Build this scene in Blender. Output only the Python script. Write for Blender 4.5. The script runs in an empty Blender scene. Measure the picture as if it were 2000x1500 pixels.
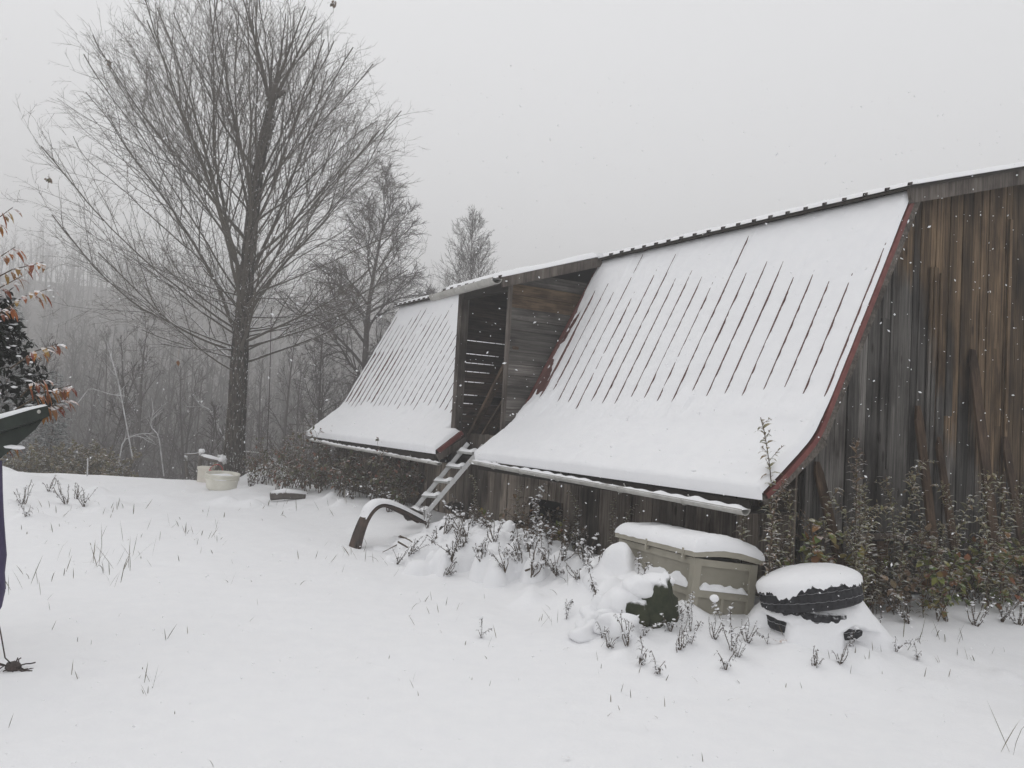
import bpy, math, random
import numpy as np
from mathutils import Vector, Matrix, noise as mnoise
R = math.radians
scene = bpy.context.scene
COL = scene.collection

# ------------------------------------------------------------------ camera
PITCH, ROLL, FPX, CAMH = R(2.75), R(3.25), 1580.0, 1.6
_fw = Vector((0, math.cos(PITCH), math.sin(PITCH)))
_r0 = Vector((1, 0, 0)); _u0 = _r0.cross(_fw)
CR = math.cos(ROLL) * _r0 + math.sin(ROLL) * _u0
CU = math.cos(ROLL) * _u0 - math.sin(ROLL) * _r0
CAM = Vector((0, 0, CAMH))
cd = bpy.data.cameras.new("camera")
cam = bpy.data.objects.new("camera", cd); COL.objects.link(cam)
M = Matrix((CR, CU, -_fw)).transposed().to_4x4(); M.translation = CAM
cam.matrix_world = M
cd.sensor_width = 36.0; cd.lens = 36.0 * FPX / 2000.0
cd.clip_start = 0.05; cd.clip_end = 3000
scene.camera = cam

# ------------------------------------------------------------------ sky, sun, exposure
SUN_EL, SUN_ROT = R(58), R(-30)
world = bpy.data.worlds.new("World"); scene.world = world; world.use_nodes = True
nt = world.node_tree; nt.nodes.clear()
wo = nt.nodes.new("ShaderNodeOutputWorld"); bg = nt.nodes.new("ShaderNodeBackground")
sky = nt.nodes.new("ShaderNodeTexSky"); sky.sky_type = 'NISHITA'; sky.sun_disc = False
sky.sun_elevation = SUN_EL; sky.sun_rotation = SUN_ROT
hs = nt.nodes.new("ShaderNodeHueSaturation"); hs.inputs['Saturation'].default_value = 0.15
tc = nt.nodes.new("ShaderNodeTexCoord"); sx = nt.nodes.new("ShaderNodeSeparateXYZ")
mr = nt.nodes.new("ShaderNodeMapRange"); mr.inputs['From Min'].default_value = -0.05; mr.inputs['From Max'].default_value = 0.9
mr.inputs['To Min'].default_value = 0.0; mr.inputs['To Max'].default_value = 1.0
cr = nt.nodes.new("ShaderNodeValToRGB")
cr.color_ramp.elements[0].color = (8.6, 8.66, 8.85, 1); cr.color_ramp.elements[1].color = (8.2, 8.25, 8.4, 1)
mx = nt.nodes.new("ShaderNodeMix"); mx.data_type = 'RGBA'; mx.inputs[0].default_value = 0.88
L = nt.links.new
L(sky.outputs[0], hs.inputs['Color']); L(tc.outputs['Generated'], sx.inputs[0]); L(sx.outputs['Z'], mr.inputs[0])
L(mr.outputs[0], cr.inputs[0]); L(hs.outputs[0], mx.inputs[6]); L(cr.outputs[0], mx.inputs[7])
L(mx.outputs[2], bg.inputs[0]); bg.inputs[1].default_value = 0.1
L(bg.outputs[0], wo.inputs[0])
sl = bpy.data.lights.new("sun", 'SUN'); sl.energy = 0.5; sl.angle = R(40); sl.color = (1.0, 0.97, 0.93)
so = bpy.data.objects.new("sun", sl); COL.objects.link(so)
_sd = Vector((math.sin(SUN_ROT) * math.cos(SUN_EL), math.cos(SUN_ROT) * math.cos(SUN_EL), math.sin(SUN_EL)))
so.rotation_euler = _sd.to_track_quat('Z', 'Y').to_euler()
vs = scene.view_settings; vs.view_transform = 'Standard'; vs.look = 'None'; vs.exposure = 0.055; vs.gamma = 1.0
scene.cycles.volume_bounces = 3
scene.cycles.max_bounces = 6

# ------------------------------------------------------------------ helpers
def tag(o, label=None, cat=None, group=None, kind=None):
    if label: o['label'] = label
    if cat: o['category'] = cat
    if group: o['group'] = group
    if kind: o['kind'] = kind
    return o

def empty(name, loc, label=None, cat=None, group=None, rz=0.0):
    o = bpy.data.objects.new(name, None); COL.objects.link(o)
    o.location = loc; o.rotation_euler = (0, 0, rz); o.empty_display_size = 0.1
    return tag(o, label, cat, group)

def perp(d):
    a = Vector((0, 0, 1)) if abs(d.z) < 0.9 else Vector((1, 0, 0))
    s = d.cross(a).normalized()
    return s, d.cross(s).normalized()

class MB:
    def __init__(self): self.v = []; self.f = []; self.m = []
    def quad(self, a, b, c, d, m=0):
        n = len(self.v); self.v += [tuple(a), tuple(b), tuple(c), tuple(d)]; self.f.append((n, n+1, n+2, n+3)); self.m.append(m)
    def hexa(self, p, m=0):
        n = len(self.v); self.v += [tuple(q) for q in p]
        for f in ((0,3,2,1),(4,5,6,7),(0,1,5,4),(1,2,6,5),(2,3,7,6),(3,0,4,7)):
            self.f.append(tuple(n+i for i in f)); self.m.append(m)
    def box(self, x0, x1, y0, y1, z0, z1, m=0):
        self.hexa([(x0,y0,z0),(x1,y0,z0),(x1,y1,z0),(x0,y1,z0),(x0,y0,z1),(x1,y0,z1),(x1,y1,z1),(x0,y1,z1)], m)
    def beam(self, p0, p1, w, h, up=(0,0,1), m=0):
        p0, p1 = Vector(p0), Vector(p1); d = (p1-p0).normalized(); s = d.cross(Vector(up)).normalized(); u = s.cross(d)
        a = s*w/2; b = u*h/2
        self.hexa([p0-a-b, p0+a-b, p0+a+b, p0-a+b, p1-a-b, p1+a-b, p1+a+b, p1-a+b], m)
    def tube(self, pts, rad, n=6, m=0, cap=True, ridge=0.0, rng=None):
        pts = [Vector(p) for p in pts]; k = len(pts)
        if not isinstance(rad, (list, tuple)): rad = [rad]*k
        base = len(self.v); s = None
        rz = [1 + (rng.uniform(-ridge, ridge) if ridge else 0) for _ in range(n)]
        for i, p in enumerate(pts):
            d = (pts[min(i+1, k-1)] - pts[max(i-1, 0)])
            if d.length < 1e-9: d = Vector((0, 0, 1))
            d.normalize()
            if s is None: s, t = perp(d)
            else:
                s = s - d*s.dot(d)
                if s.length < 1e-6: s, t = perp(d)
                s.normalize(); t = d.cross(s)
            for j in range(n):
                a = 2*math.pi*j/n
                rr = rad[i]*rz[j]*(1 + (rng.uniform(-ridge, ridge)*.4 if ridge else 0))
                q = p + (s*math.cos(a) + t*math.sin(a))*rr
                self.v.append((q.x, q.y, q.z))
        for i in range(k-1):
            for j in range(n):
                j2 = (j+1) % n; b = base+i*n
                self.f.append((b+j, b+j2, b+n+j2, b+n+j)); self.m.append(m)
        if cap and n > 2:
            self.f.append(tuple(base+j for j in reversed(range(n)))); self.m.append(m)
            self.f.append(tuple(base+(k-1)*n+j for j in range(n))); self.m.append(m)
    def grid(self, fn, nu, nv, m=0):
        b = len(self.v)
        for i in range(nu):
            for j in range(nv): self.v.append(tuple(fn(i, j)))
        for i in range(nu-1):
            for j in range(nv-1):
                self.f.append((b+i*nv+j, b+(i+1)*nv+j, b+(i+1)*nv+j+1, b+i*nv+j+1)); self.m.append(m)
    def leaf(self, p, d, l, w, droop, rng, m=0, seg=3):
        """a narrow blade that bends downward along its length, folded along its midrib"""
        p = Vector(p); d = Vector(d).normalized(); s = d.cross(Vector((0, 0, 1)))
        if s.length < 1e-3: s = Vector((1, 0, 0))
        s.normalize(); a = rng.uniform(-.6, .6); s = (s*math.cos(a) + d.cross(s)*math.sin(a))
        b = len(self.v); ws = [0.25, 1.0, 0.75, 0.03] if seg == 3 else [0.5, 1.0, 0.05]
        for i in range(seg+1):
            self.v.append(tuple(p - s*w*.5*ws[i])); self.v.append(tuple(p + s*w*.5*ws[i]))
            p = p + d*(l/seg); d = (d + Vector((0, 0, -droop))).normalized()
        for i in range(seg):
            self.f.append((b+2*i, b+2*i+1, b+2*i+3, b+2*i+2)); self.m.append(m)
    def blob(self, c, rx, ry, rz, rng, m=0, n=7, k=5, amp=.22):
        b = len(self.v); c = Vector(c); sd = rng.uniform(0, 99)
        for i in range(k+1):
            th = math.pi*i/k
            for j in range(n):
                ph = 2*math.pi*j/n
                q = Vector((math.sin(th)*math.cos(ph), math.sin(th)*math.sin(ph), math.cos(th)))
                r = 1 + amp*mnoise.noise(q*1.4 + Vector((sd, sd*.7, 0)))*1.6
                self.v.append((c.x+q.x*rx*r, c.y+q.y*ry*r, c.z+q.z*rz*r))
        for i in range(k):
            for j in range(n):
                j2 = (j+1) % n
                self.f.append((b+i*n+j, b+(i+1)*n+j, b+(i+1)*n+j2, b+i*n+j2)); self.m.append(m)
    def build(self, name, mats, parent=None, off=None, smooth=False, kind=None):
        if not isinstance(mats, (list, tuple)): mats = [mats]
        me = bpy.data.meshes.new(name)
        v = self.v
        if off is not None:
            v = (np.array(v, dtype=float) - np.array(off[:3], dtype=float)).tolist()
        me.from_pydata(v, [], self.f)
        for m in mats: me.materials.append(m)
        if len(mats) > 1: me.polygons.foreach_set('material_index', self.m)
        if smooth: me.polygons.foreach_set('use_smooth', [True]*len(self.f))
        me.update()
        o = bpy.data.objects.new(name, me); COL.objects.link(o)
        if parent is not None: o.parent = parent
        elif off is not None: o.location = off
        if kind: o['kind'] = kind
        return o

def copy_tree(o, parent=None):
    c = o.copy(); COL.objects.link(c); c.parent = parent
    for ch in list(o.children): copy_tree(ch, c)
    return c

def smooth01(t):
    t = max(0.0, min(1.0, t)); return t*t*(3-2*t)

# ------------------------------------------------------------------ materials
def mat(name, col=(.5,.5,.5), rough=.7, spec=.3):
    m = bpy.data.materials.new(name); m.use_nodes = True
    p = m.node_tree.nodes['Principled BSDF']
    p.inputs['Base Color'].default_value = (*col, 1); p.inputs['Roughness'].default_value = rough
    p.inputs['Specular IOR Level'].default_value = spec
    return m, m.node_tree, p

def N(nt, t, **kw):
    n = nt.nodes.new(t)
    for k, v in kw.items(): setattr(n, k, v)
    return n

def ramp(nt, stops, fac=None):
    n = nt.nodes.new("ShaderNodeValToRGB"); e = n.color_ramp.elements
    while len(e) < len(stops): e.new(0.5)
    for i, (p, c) in enumerate(stops):
        e[i].position = p; e[i].color = (*c, 1) if len(c) == 3 else c
    if fac is not None: nt.links.new(fac, n.inputs[0])
    return n

def mixc(nt, fac, a, b, mode='MIX'):
    n = nt.nodes.new("ShaderNodeMix"); n.data_type = 'RGBA'; n.blend_type = mode
    for i, v in ((0, fac), (6, a), (7, b)):
        if hasattr(v, 'is_output'): nt.links.new(v, n.inputs[i])
        elif isinstance(v, tuple): n.inputs[i].default_value = (*v, 1)
        else: n.inputs[i].default_value = v
    return n.outputs[2]

def noise_tex(nt, scale, detail=4, vec=None, rough=.55):
    n = nt.nodes.new("ShaderNodeTexNoise"); n.inputs['Scale'].default_value = scale
    n.inputs['Detail'].default_value = detail; n.inputs['Roughness'].default_value = rough
    if vec is not None: nt.links.new(vec, n.inputs['Vector'])
    return n

def mapped(nt, scale=(1,1,1), coord='Object'):
    t = nt.nodes.new("ShaderNodeTexCoord"); m = nt.nodes.new("ShaderNodeMapping")
    m.inputs['Scale'].default_value = scale; nt.links.new(t.outputs[coord], m.inputs[0]); return m.outputs[0]

def math_n(nt, op, a, b=None, clamp=False):
    n = nt.nodes.new("ShaderNodeMath"); n.operation = op; n.use_clamp = clamp
    for i, v in ((0, a), (1, b)):
        if v is None: continue
        if hasattr(v, 'is_output'): nt.links.new(v, n.inputs[i])
        else: n.inputs[i].default_value = v
    return n.outputs[0]

def bump(nt, p, h, strength=.4, dist=.01):
    b = nt.nodes.new("ShaderNodeBump"); b.inputs['Strength'].default_value = strength; b.inputs['Distance'].default_value = dist
    nt.links.new(h, b.inputs['Height']); nt.links.new(b.outputs[0], p.inputs['Normal'])

SNOWC = (.86, .865, .88)
def lay_snow(nt, p, colsock, lo=.35, hi=.75, nscale=30, amount=.5):
    """snow lying on whatever faces up"""
    g = nt.nodes.new("ShaderNodeNewGeometry"); s = nt.nodes.new("ShaderNodeSeparateXYZ"); nt.links.new(g.outputs['Normal'], s.inputs[0])
    nz = noise_tex(nt, nscale, 3, mapped(nt))
    a = math_n(nt, 'ADD', s.outputs['Z'], math_n(nt, 'MULTIPLY', math_n(nt, 'SUBTRACT', nz.outputs[0], .5), amount*2))
    m = nt.nodes.new("ShaderNodeMapRange"); m.inputs['From Min'].default_value = lo; m.inputs['From Max'].default_value = hi
    nt.links.new(a, m.inputs[0])
    c = mixc(nt, m.outputs[0], colsock, SNOWC)
    nt.links.new(c, p.inputs['Base Color'])

def snow_mat(name, fine=60, st=.25):
    m, nt, p = mat(name, SNOWC, .75, .2)
    v = mapped(nt)
    n1 = noise_tex(nt, 7, 5, v, .6); n2 = noise_tex(nt, fine, 4, v, .7)
    h = math_n(nt, 'ADD', n1.outputs[0], math_n(nt, 'MULTIPLY', n2.outputs[0], .35))
    bump(nt, p, h, st, .02)
    c = ramp(nt, [(0, (.82,.825,.845)), (1, (.90,.90,.905))], n1.outputs[0]); nt.links.new(c.outputs[0], p.inputs['Base Color'])
    return m
M_SNOW = snow_mat("snow", 60, .4); M_ROOFSNOW = snow_mat("roof_snow", 40, .3)

def wood(name, cols, axis, knot=True, brown=None, snow=False, dark=1.0):
    m, nt, p = mat(name, cols[1], .85, .15)
    sc = [42, 42, 42]; sc[axis] = 1.6
    v = mapped(nt, tuple(sc)); g = nt.nodes.new("ShaderNodeNewGeometry"); rnd = g.outputs['Random Per Island']
    add = nt.nodes.new("ShaderNodeVectorMath"); add.operation = 'ADD'; nt.links.new(v, add.inputs[0])
    cmb = nt.nodes.new("ShaderNodeCombineXYZ"); r77 = math_n(nt, 'MULTIPLY', rnd, 77.0)
    for i in range(3): nt.links.new(r77, cmb.inputs[i])
    nt.links.new(cmb.outputs[0], add.inputs[1])
    n1 = noise_tex(nt, 1.0, 8, add.outputs[0], .72)
    c = ramp(nt, [(.34, cols[0]), (.5, cols[1]), (.66, cols[2])], n1.outputs[0]).outputs[0]
    if brown:
        # weather-side grey against sheltered brown: a stain with a ragged edge, fixed to the boards
        t = nt.nodes.new("ShaderNodeTexCoord"); s = nt.nodes.new("ShaderNodeSeparateXYZ"); nt.links.new(t.outputs['Object'], s.inputs[0])
        b = ramp(nt, [(.34, brown[0]), (.5, brown[1]), (.66, brown[2])], n1.outputs[0]).outputs[0]
        e = math_n(nt, 'ADD', s.outputs['Z'], math_n(nt, 'MULTIPLY', s.outputs['X'], 1.15))
        e = math_n(nt, 'ADD', e, math_n(nt, 'MULTIPLY', math_n(nt, 'SUBTRACT', rnd, .5), 1.3))
        n3 = noise_tex(nt, 1.6, 4, mapped(nt, (1.5, 1.5, 1)))
        e = math_n(nt, 'ADD', e, math_n(nt, 'MULTIPLY', math_n(nt, 'SUBTRACT', n3.outputs[0], .5), 1.6))
        mr = nt.nodes.new("ShaderNodeMapRange"); mr.inputs['From Min'].default_value = 4.35; mr.inputs['From Max'].default_value = 4.8
        nt.links.new(e, mr.inputs[0]); c = mixc(nt, mr.outputs[0], c, b)
    br = nt.nodes.new("ShaderNodeMapRange"); br.inputs['To Min'].default_value = .45*dark; br.inputs['To Max'].default_value = 1.35*dark
    nt.links.new(rnd, br.inputs[0])
    c = mixc(nt, 1.0, c, br.outputs[0], 'MULTIPLY')
    big = noise_tex(nt, 1.3, 5, mapped(nt, (2, 2, .8) if axis == 2 else (.8, .8, 2)), .6)
    st = ramp(nt, [(.36, (.32,.3,.29)), (.56, (1,1,1))], big.outputs[0])
    c = mixc(nt, 1.0, c, st.outputs[0], 'MULTIPLY')
    if knot:
        vo = nt.nodes.new("ShaderNodeTexVoronoi"); vo.inputs['Scale'].default_value = 1.0
        ks = [5.0, 5.0, 5.0]; ks[axis] = 1.9
        nt.links.new(mapped(nt, tuple(ks)), vo.inputs['Vector'])
        kr = ramp(nt, [(.07, (.2,.16,.13)), (.13, (1,1,1))], vo.outputs['Distance']); c = mixc(nt, .8, c, kr.outputs[0], 'MULTIPLY')
    if snow: lay_snow(nt, p, c, .55, .8, 20, .25)
    else: nt.links.new(c, p.inputs['Base Color'])
    bump(nt, p, n1.outputs[0], .5, .006)
    return m
GREY3 = ((.085,.075,.066), (.15,.135,.12), (.23,.21,.19)); BROWN3 = ((.07,.045,.028), (.17,.115,.07), (.27,.19,.12))
M_SIDE = wood("side_planks", ((.09,.074,.06), (.185,.156,.128), (.28,.24,.2)), 2)
M_GABLE = wood("gable_planks", ((.045,.042,.039), (.11,.103,.095), (.185,.173,.16)), 2, brown=((.04,.026,.016), (.125,.085,.051), (.22,.155,.096)))
M_CHEEK = wood("cheek_planks", ((.06,.055,.05), (.125,.115,.105), (.2,.185,.17)), 0)
M_CHEEKB = wood("cheek_brown", ((.09,.06,.035), (.19,.13,.08), (.28,.2,.12)), 0)
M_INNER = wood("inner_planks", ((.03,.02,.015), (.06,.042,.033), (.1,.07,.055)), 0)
M_POST = wood("post_wood", ((.08,.068,.058), (.14,.12,.105), (.2,.18,.16)), 2, knot=False)
M_BOARD = wood("board_wood", ((.07,.06,.05), (.13,.115,.1), (.2,.18,.16)), 1, knot=False)
M_BROWNB = wood("brown_board", ((.045,.028,.018), (.085,.055,.036), (.13,.09,.06)), 2, knot=False)
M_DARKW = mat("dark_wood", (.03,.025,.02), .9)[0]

def simple(name, c0, c1, scale=12, rough=.6, snow=None, bumpst=.2, spec=.3, det=4):
    m, nt, p = mat(name, c0, rough, spec)
    n = noise_tex(nt, scale, det, mapped(nt), .6)
    c = ramp(nt, [(.3, c0), (.7, c1)], n.outputs[0])
    if snow: lay_snow(nt, p, c.outputs[0], *snow)
    else: nt.links.new(c.outputs[0], p.inputs['Base Color'])
    bump(nt, p, n.outputs[0], bumpst, .004)
    return m
M_RED = simple("red_metal", (.075,.032,.027), (.125,.055,.046), 9, .5)
M_RUSTRIM = simple("red_trim", (.12,.03,.028), (.19,.06,.05), 14, .55)
M_DARKMET = simple("dark_metal", (.03,.024,.022), (.07,.05,.045), 9, .6)
M_GUTTER = simple("gutter_white", (.33,.32,.295), (.5,.49,.46), 8, .55)
M_ALU = simple("aluminium", (.5,.5,.5), (.66,.66,.66), 15, .4, snow=(.6,.85,20,.2))
M_TREAD = simple("ladder_tread", (.3,.3,.29), (.4,.4,.39), 15, .6)
M_RESIN = simple("beige_resin", (.29,.27,.215), (.36,.335,.275), 4, .5)
M_RESIND = simple("beige_resin_panel", (.23,.215,.17), (.29,.27,.22), 4, .55)
M_RUBBER = simple("tyre_rubber", (.012,.012,.014), (.028,.028,.032), 30, .75, snow=(.62,.9,25,.5))
M_RUST = simple("rusty_metal", (.022,.019,.018), (.085,.052,.037), 7, .7)
M_MOSS = simple("mossy_stump", (.018,.024,.012), (.05,.055,.03), 14, .9, snow=(.55,.85,14,.6))
M_TUB = simple("white_tub", (.62,.6,.52), (.76,.74,.66), 5, .5)
M_REDP = simple("red_plastic", (.42,.02,.02), (.55,.05,.04), 5, .4)
M_DKGREEN = simple("dark_green_box", (.007,.011,.008), (.02,.028,.021), 10, .6, snow=(.7,.9,25,.25))
M_PURPLE = simple("purple_tube", (.03,.022,.06), (.06,.045,.11), 8, .55)
M_TIMBER = simple("old_timber", (.07,.06,.052), (.13,.115,.1), 12, .85, snow=(.45,.7,15,.3))

def bark(name, c0, c1, snow, moss=False):
    m, nt, p = mat(name, c0, .9, .15)
    n = noise_tex(nt, 1.0, 6, mapped(nt, (22, 22, 3.5)), .65)
    c = ramp(nt, [(.35, tuple(x*.25 for x in c0)), (.5, c0), (.7, c1)], n.outputs[0]).outputs[0]
    if moss:
        t = nt.nodes.new("ShaderNodeTexCoord"); s = nt.nodes.new("ShaderNodeSeparateXYZ"); nt.links.new(t.outputs['Object'], s.inputs[0])
        g = noise_tex(nt, 2.2, 4, mapped(nt))
        a = math_n(nt, 'ADD', math_n(nt, 'MULTIPLY', s.outputs['X'], -2.4), math_n(nt, 'MULTIPLY', g.outputs[0], .9))
        a = math_n(nt, 'SUBTRACT', a, math_n(nt, 'MULTIPLY', s.outputs['Z'], .18))
        mm = nt.nodes.new("ShaderNodeMapRange"); mm.inputs['From Min'].default_value = .35; mm.inputs['From Max'].default_value = .9
        nt.links.new(a, mm.inputs[0]); c = mixc(nt, mm.outputs[0], c, (.12, .1, .03))
    # driven flecks of snow caught in the bark
    f = noise_tex(nt, 1.0, 3, mapped(nt, (38, 38, 12)), .7)
    fl = ramp(nt, [(.60, (0,0,0)), (.67, (1,1,1))], f.outputs[0])
    c = mixc(nt, math_n(nt, 'MULTIPLY', fl.outputs[0], .75), c, SNOWC)
    lay_snow(nt, p, c, *snow)
    bump(nt, p, n.outputs[0], .9, .03)
    return m
M_BARK = bark("maple_bark", (.05,.042,.034), (.12,.1,.082), (.55,.85,14,.4), True)
M_LIMB = simple("limb_bark", (.07,.061,.05), (.11,.097,.08), 20, .9, snow=(.42,.85,9,.5))
M_TWIG = simple("twig_bark", (.085,.073,.062), (.135,.118,.1), 9, .9)
M_FAR = simple("far_bark", (.055,.046,.042), (.085,.072,.066), 6, .9, snow=(.7,1.0,7,.4))
M_WOODS = simple("woods_bark", (.068,.056,.052), (.1,.085,.078), 5, .9)
M_WHITETWIG = simple("snowy_twig", (.3,.29,.28), (.8,.8,.82), 3, .9)

def leafmat(name, cols, snow=(.35,.7,45,.5)):
    m, nt, p = mat(name, cols[0], .7, .2)
    g = nt.nodes.new("ShaderNodeNewGeometry")
    c = ramp(nt, [(i/max(1, len(cols)-1), q) for i, q in enumerate(cols)], g.outputs['Random Per Island'])
    if snow: 
        # leaves are two-sided: count the upper side either way round
        sp = nt.nodes.new("ShaderNodeSeparateXYZ"); nt.links.new(g.outputs['Normal'], sp.inputs[0])
        nz = noise_tex(nt, snow[2], 3, mapped(nt))
        a = math_n(nt, 'ADD', math_n(nt, 'ABSOLUTE', sp.outputs['Z']), math_n(nt, 'MULTIPLY', math_n(nt, 'SUBTRACT', nz.outputs[0], .5), snow[3]*2))
        q = nt.nodes.new("ShaderNodeMapRange"); q.inputs['From Min'].default_value = snow[0]; q.inputs['From Max'].default_value = snow[1]
        nt.links.new(a, q.inputs[0]); o = mixc(nt, q.outputs[0], c.outputs[0], SNOWC); nt.links.new(o, p.inputs['Base Color'])
    else: nt.links.new(c.outputs[0], p.inputs['Base Color'])
    return m
M_LF_GOLD = leafmat("goldenrod_leaf", [(.17,.17,.09), (.27,.25,.15), (.17,.11,.06), (.2,.21,.1)], (.8,1.15,40,.5))
M_LF_DRY = leafmat("dry_leaf", [(.08,.055,.038), (.17,.11,.068), (.24,.17,.11), (.11,.07,.045), (.15,.14,.07)], (.82,1.2,40,.5))
M_LF_GREEN = leafmat("bramble_leaf", [(.08,.12,.035), (.14,.17,.045), (.2,.17,.05), (.18,.07,.035), (.1,.13,.045)], (.85,1.25,40,.45))
M_LF_DEAD = leafmat("dead_weed_leaf", [(.045,.036,.032), (.075,.062,.054), (.11,.092,.078)], (.62,.98,40,.5))
M_LF_SHRUB = leafmat("shrub_leaf", [(.11,.07,.05), (.075,.095,.04), (.15,.11,.075), (.2,.075,.05), (.09,.11,.05), (.13,.1,.07)], (.8,1.2,40,.45))
M_LF_RED = leafmat("red_leaf", [(.2,.045,.03), (.3,.1,.035), (.34,.16,.04), (.15,.04,.03), (.3,.2,.06)], (.62,.95,60,.4))
M_NEEDLE = leafmat("spruce_needle", [(.035,.05,.045), (.06,.075,.065), (.045,.06,.055)], (.72,1.25,14,.6))
M_DKLEAF = leafmat("dark_evergreen", [(.012,.016,.012), (.025,.03,.022), (.02,.018,.02)], (.95,1.25,9,.6))
M_LF_BUSH = leafmat("olive_bush", [(.13,.115,.055), (.18,.135,.08), (.15,.145,.065), (.2,.14,.085)], (.85,1.15,20,.45))
M_STEM = simple("weed_stem", (.06,.042,.03), (.11,.085,.06), 10, .9, snow=(.75,1.15,30,.5))
M_GRASS = leafmat("grass_blade", [(.12,.11,.07), (.09,.085,.06), (.16,.13,.08), (.08,.09,.05)], None)

# ------------------------------------------------------------------ ground and hills
YAW = R(31.5)
BC = Vector((2.448, 6.840, 0.0))
BV = Vector((math.cos(YAW), math.sin(YAW), 0)); BU = Vector((-math.sin(YAW), math.cos(YAW), 0))
def B(v, u, z): return BC + BV*v + BU*u + Vector((0, 0, z))
def fbm(x, y, s, sd, o=3):
    return mnoise.fractal(Vector((x*s+sd, y*s-sd*.6, sd)), 1.0, 2.0, o)
_rb = random.Random(5)
BUMPS = []
def addb(x, y, r, h): BUMPS.append((x, y, r, h))
for i in range(46):
    t = _rb.random(); x = .5 + .75*t + _rb.gauss(0, .28); y = 8.6 - 2.6*t + _rb.gauss(0, .28)
    addb(x, y, _rb.uniform(.08, .24), _rb.uniform(.03, .11))
for i in range(22): addb(_rb.uniform(1.0, 3.6), _rb.uniform(5.35, 6.1), _rb.uniform(.06, .16), _rb.uniform(.015, .05))
for i in range(40): addb(_rb.uniform(-9.5, -5.6), _rb.uniform(9.5, 15.5), _rb.uniform(.15, .5), _rb.uniform(.03, .12))
for i in range(26): addb(_rb.uniform(-5.2, -2.6), _rb.uniform(13.2, 17.2), _rb.uniform(.12, .35), _rb.uniform(.03, .12))
addb(-5.35, 17.9, .5, .38); addb(-4.9, 17.9, .4, .25); addb(-9.3, 14.5, 1.6, .2); addb(-8.0, 12.2, 1.0, .12)
def ground_far(x, y):
    d = math.hypot(x, y) if y > 0 else abs(x)
    z = 0.0
    yy = y + .12*abs(x)*(1 if y > 0 else 0)
    if yy > 17.8: z -= 8.0*smooth01((yy-17.8)/17.0)
    if d > 62: z += 40.0*smooth01((d-62)/190.0)
    if d > 40: z += 1.5*fbm(x, y, .03, 3.1)
    return z
def gz(x, y):
    z = ground_far(x, y)
    if d2(x, y) < 40*40:
        r = Vector((x, y, 0)) - BC; u = r.dot(BU); v = r.dot(BV)
        dd = math.hypot(max(0, -v, v-7.2), max(0, -u, u-11.5))
        z += .2*smooth01(1 - (dd-.45)/1.5)*(1 if u < 7 else smooth01((13-u)/6))
        z += .035*fbm(x, y, .35, 7.7) + .018*fbm(x, y, 1.6, 2.2) + .006*fbm(x, y, 5.0, 9.2)
        for bx, by, br, bh in BUMPS:
            q = ((x-bx)**2 + (y-by)**2)/(br*br)
            if q < 4: z += bh*math.exp(-q*1.4)
    return z
def d2(x, y): return x*x+y*y
def axis(lo, hi, f0, f1, fs, grow=1.22):
    a = list(np.arange(f0, f1+1e-6, fs)); s = fs; x = f1
    while x < hi: s *= grow; x += s; a.append(min(x, hi))
    s = fs; x = f0; pre = []
    while x > lo: s *= grow; x -= s; pre.append(max(x, lo))
    return pre[::-1]+a
XS = axis(-420, 420, -10.5, 6.0, .075); YS = axis(-60, 420, 2.2, 19.0, .075)
ns = max(i for i, y in enumerate(YS) if y <= 24)
def sheet(ys, name, m):
    b = MB(); b.grid(lambda i, j: (XS[i], ys[j], gz(XS[i], ys[j])), len(XS), len(ys))
    return b.build(name, m, smooth=True, kind='structure')
sheet(YS[:ns+1], 'ground', M_SNOW)
m, nt_, p_ = mat("hill_floor", (.1,.085,.075), .95, .1)
_n = noise_tex(nt_, .35, 6, mapped(nt_), .7); _c = ramp(nt_, [(.35, (.06,.05,.045)), (.55, (.11,.095,.088)), (.72, (.32,.31,.31))], _n.outputs[0])
nt_.links.new(_c.outputs[0], p_.inputs['Base Color']); M_HILL = m
sheet(YS[ns:], 'hills', M_HILL)

def pxray(px, py):
    return (_fw + CR*((px-1000)/FPX) + CU*((750-py)/FPX))
def ground_at(px, py):
    d = pxray(px, py); t = 1.5
    while t < 60:
        q = CAM + d*t
        if q.z < gz(q.x, q.y): break
        t += .03
    return Vector((q.x, q.y, gz(q.x, q.y)))
def at_y(px, py, y):
    d = pxray(px, py); return CAM + d*(y/d.y)

# ------------------------------------------------------------------ the barn (local axes: x into the barn, y along it, z up)
barn = empty('barn', BC, 'long weathered plank barn with snow on its steep curved red metal roof', 'barn', rz=YAW)
rng = random.Random(11)
LEN = 11.35; WID = 7.2; RIDGE = (3.6, 4.66)
_pp = [(1.27,3.95), (0.95,3.355), (0.62,2.74), (0.3,2.145), (0.09,1.755), (-.015,1.605), (-.16,1.475), (-.36,1.315), (-.57,1.155)]
def _prof():
    pts = []
    P = [Vector((a, b)) for a, b in _pp]
    for i in range(len(P)-1):
        p0 = P[max(i-1, 0)]; p1 = P[i]; p2 = P[i+1]; p3 = P[min(i+2, len(P)-1)]
        for k in range(8):
            t = k/8
            pts.append(.5*((2*p1) + (p2-p0)*t + (2*p0-5*p1+4*p2-p3)*t*t + (3*p1-p0-3*p2+p3)*t**3))
    pts.append(P[-1]); return pts
PROF = _prof()
ARC = [0.0]
for i in range(1, len(PROF)): ARC.append(ARC[-1] + (PROF[i]-PROF[i-1]).length)
ATOT = ARC[-1]
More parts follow.
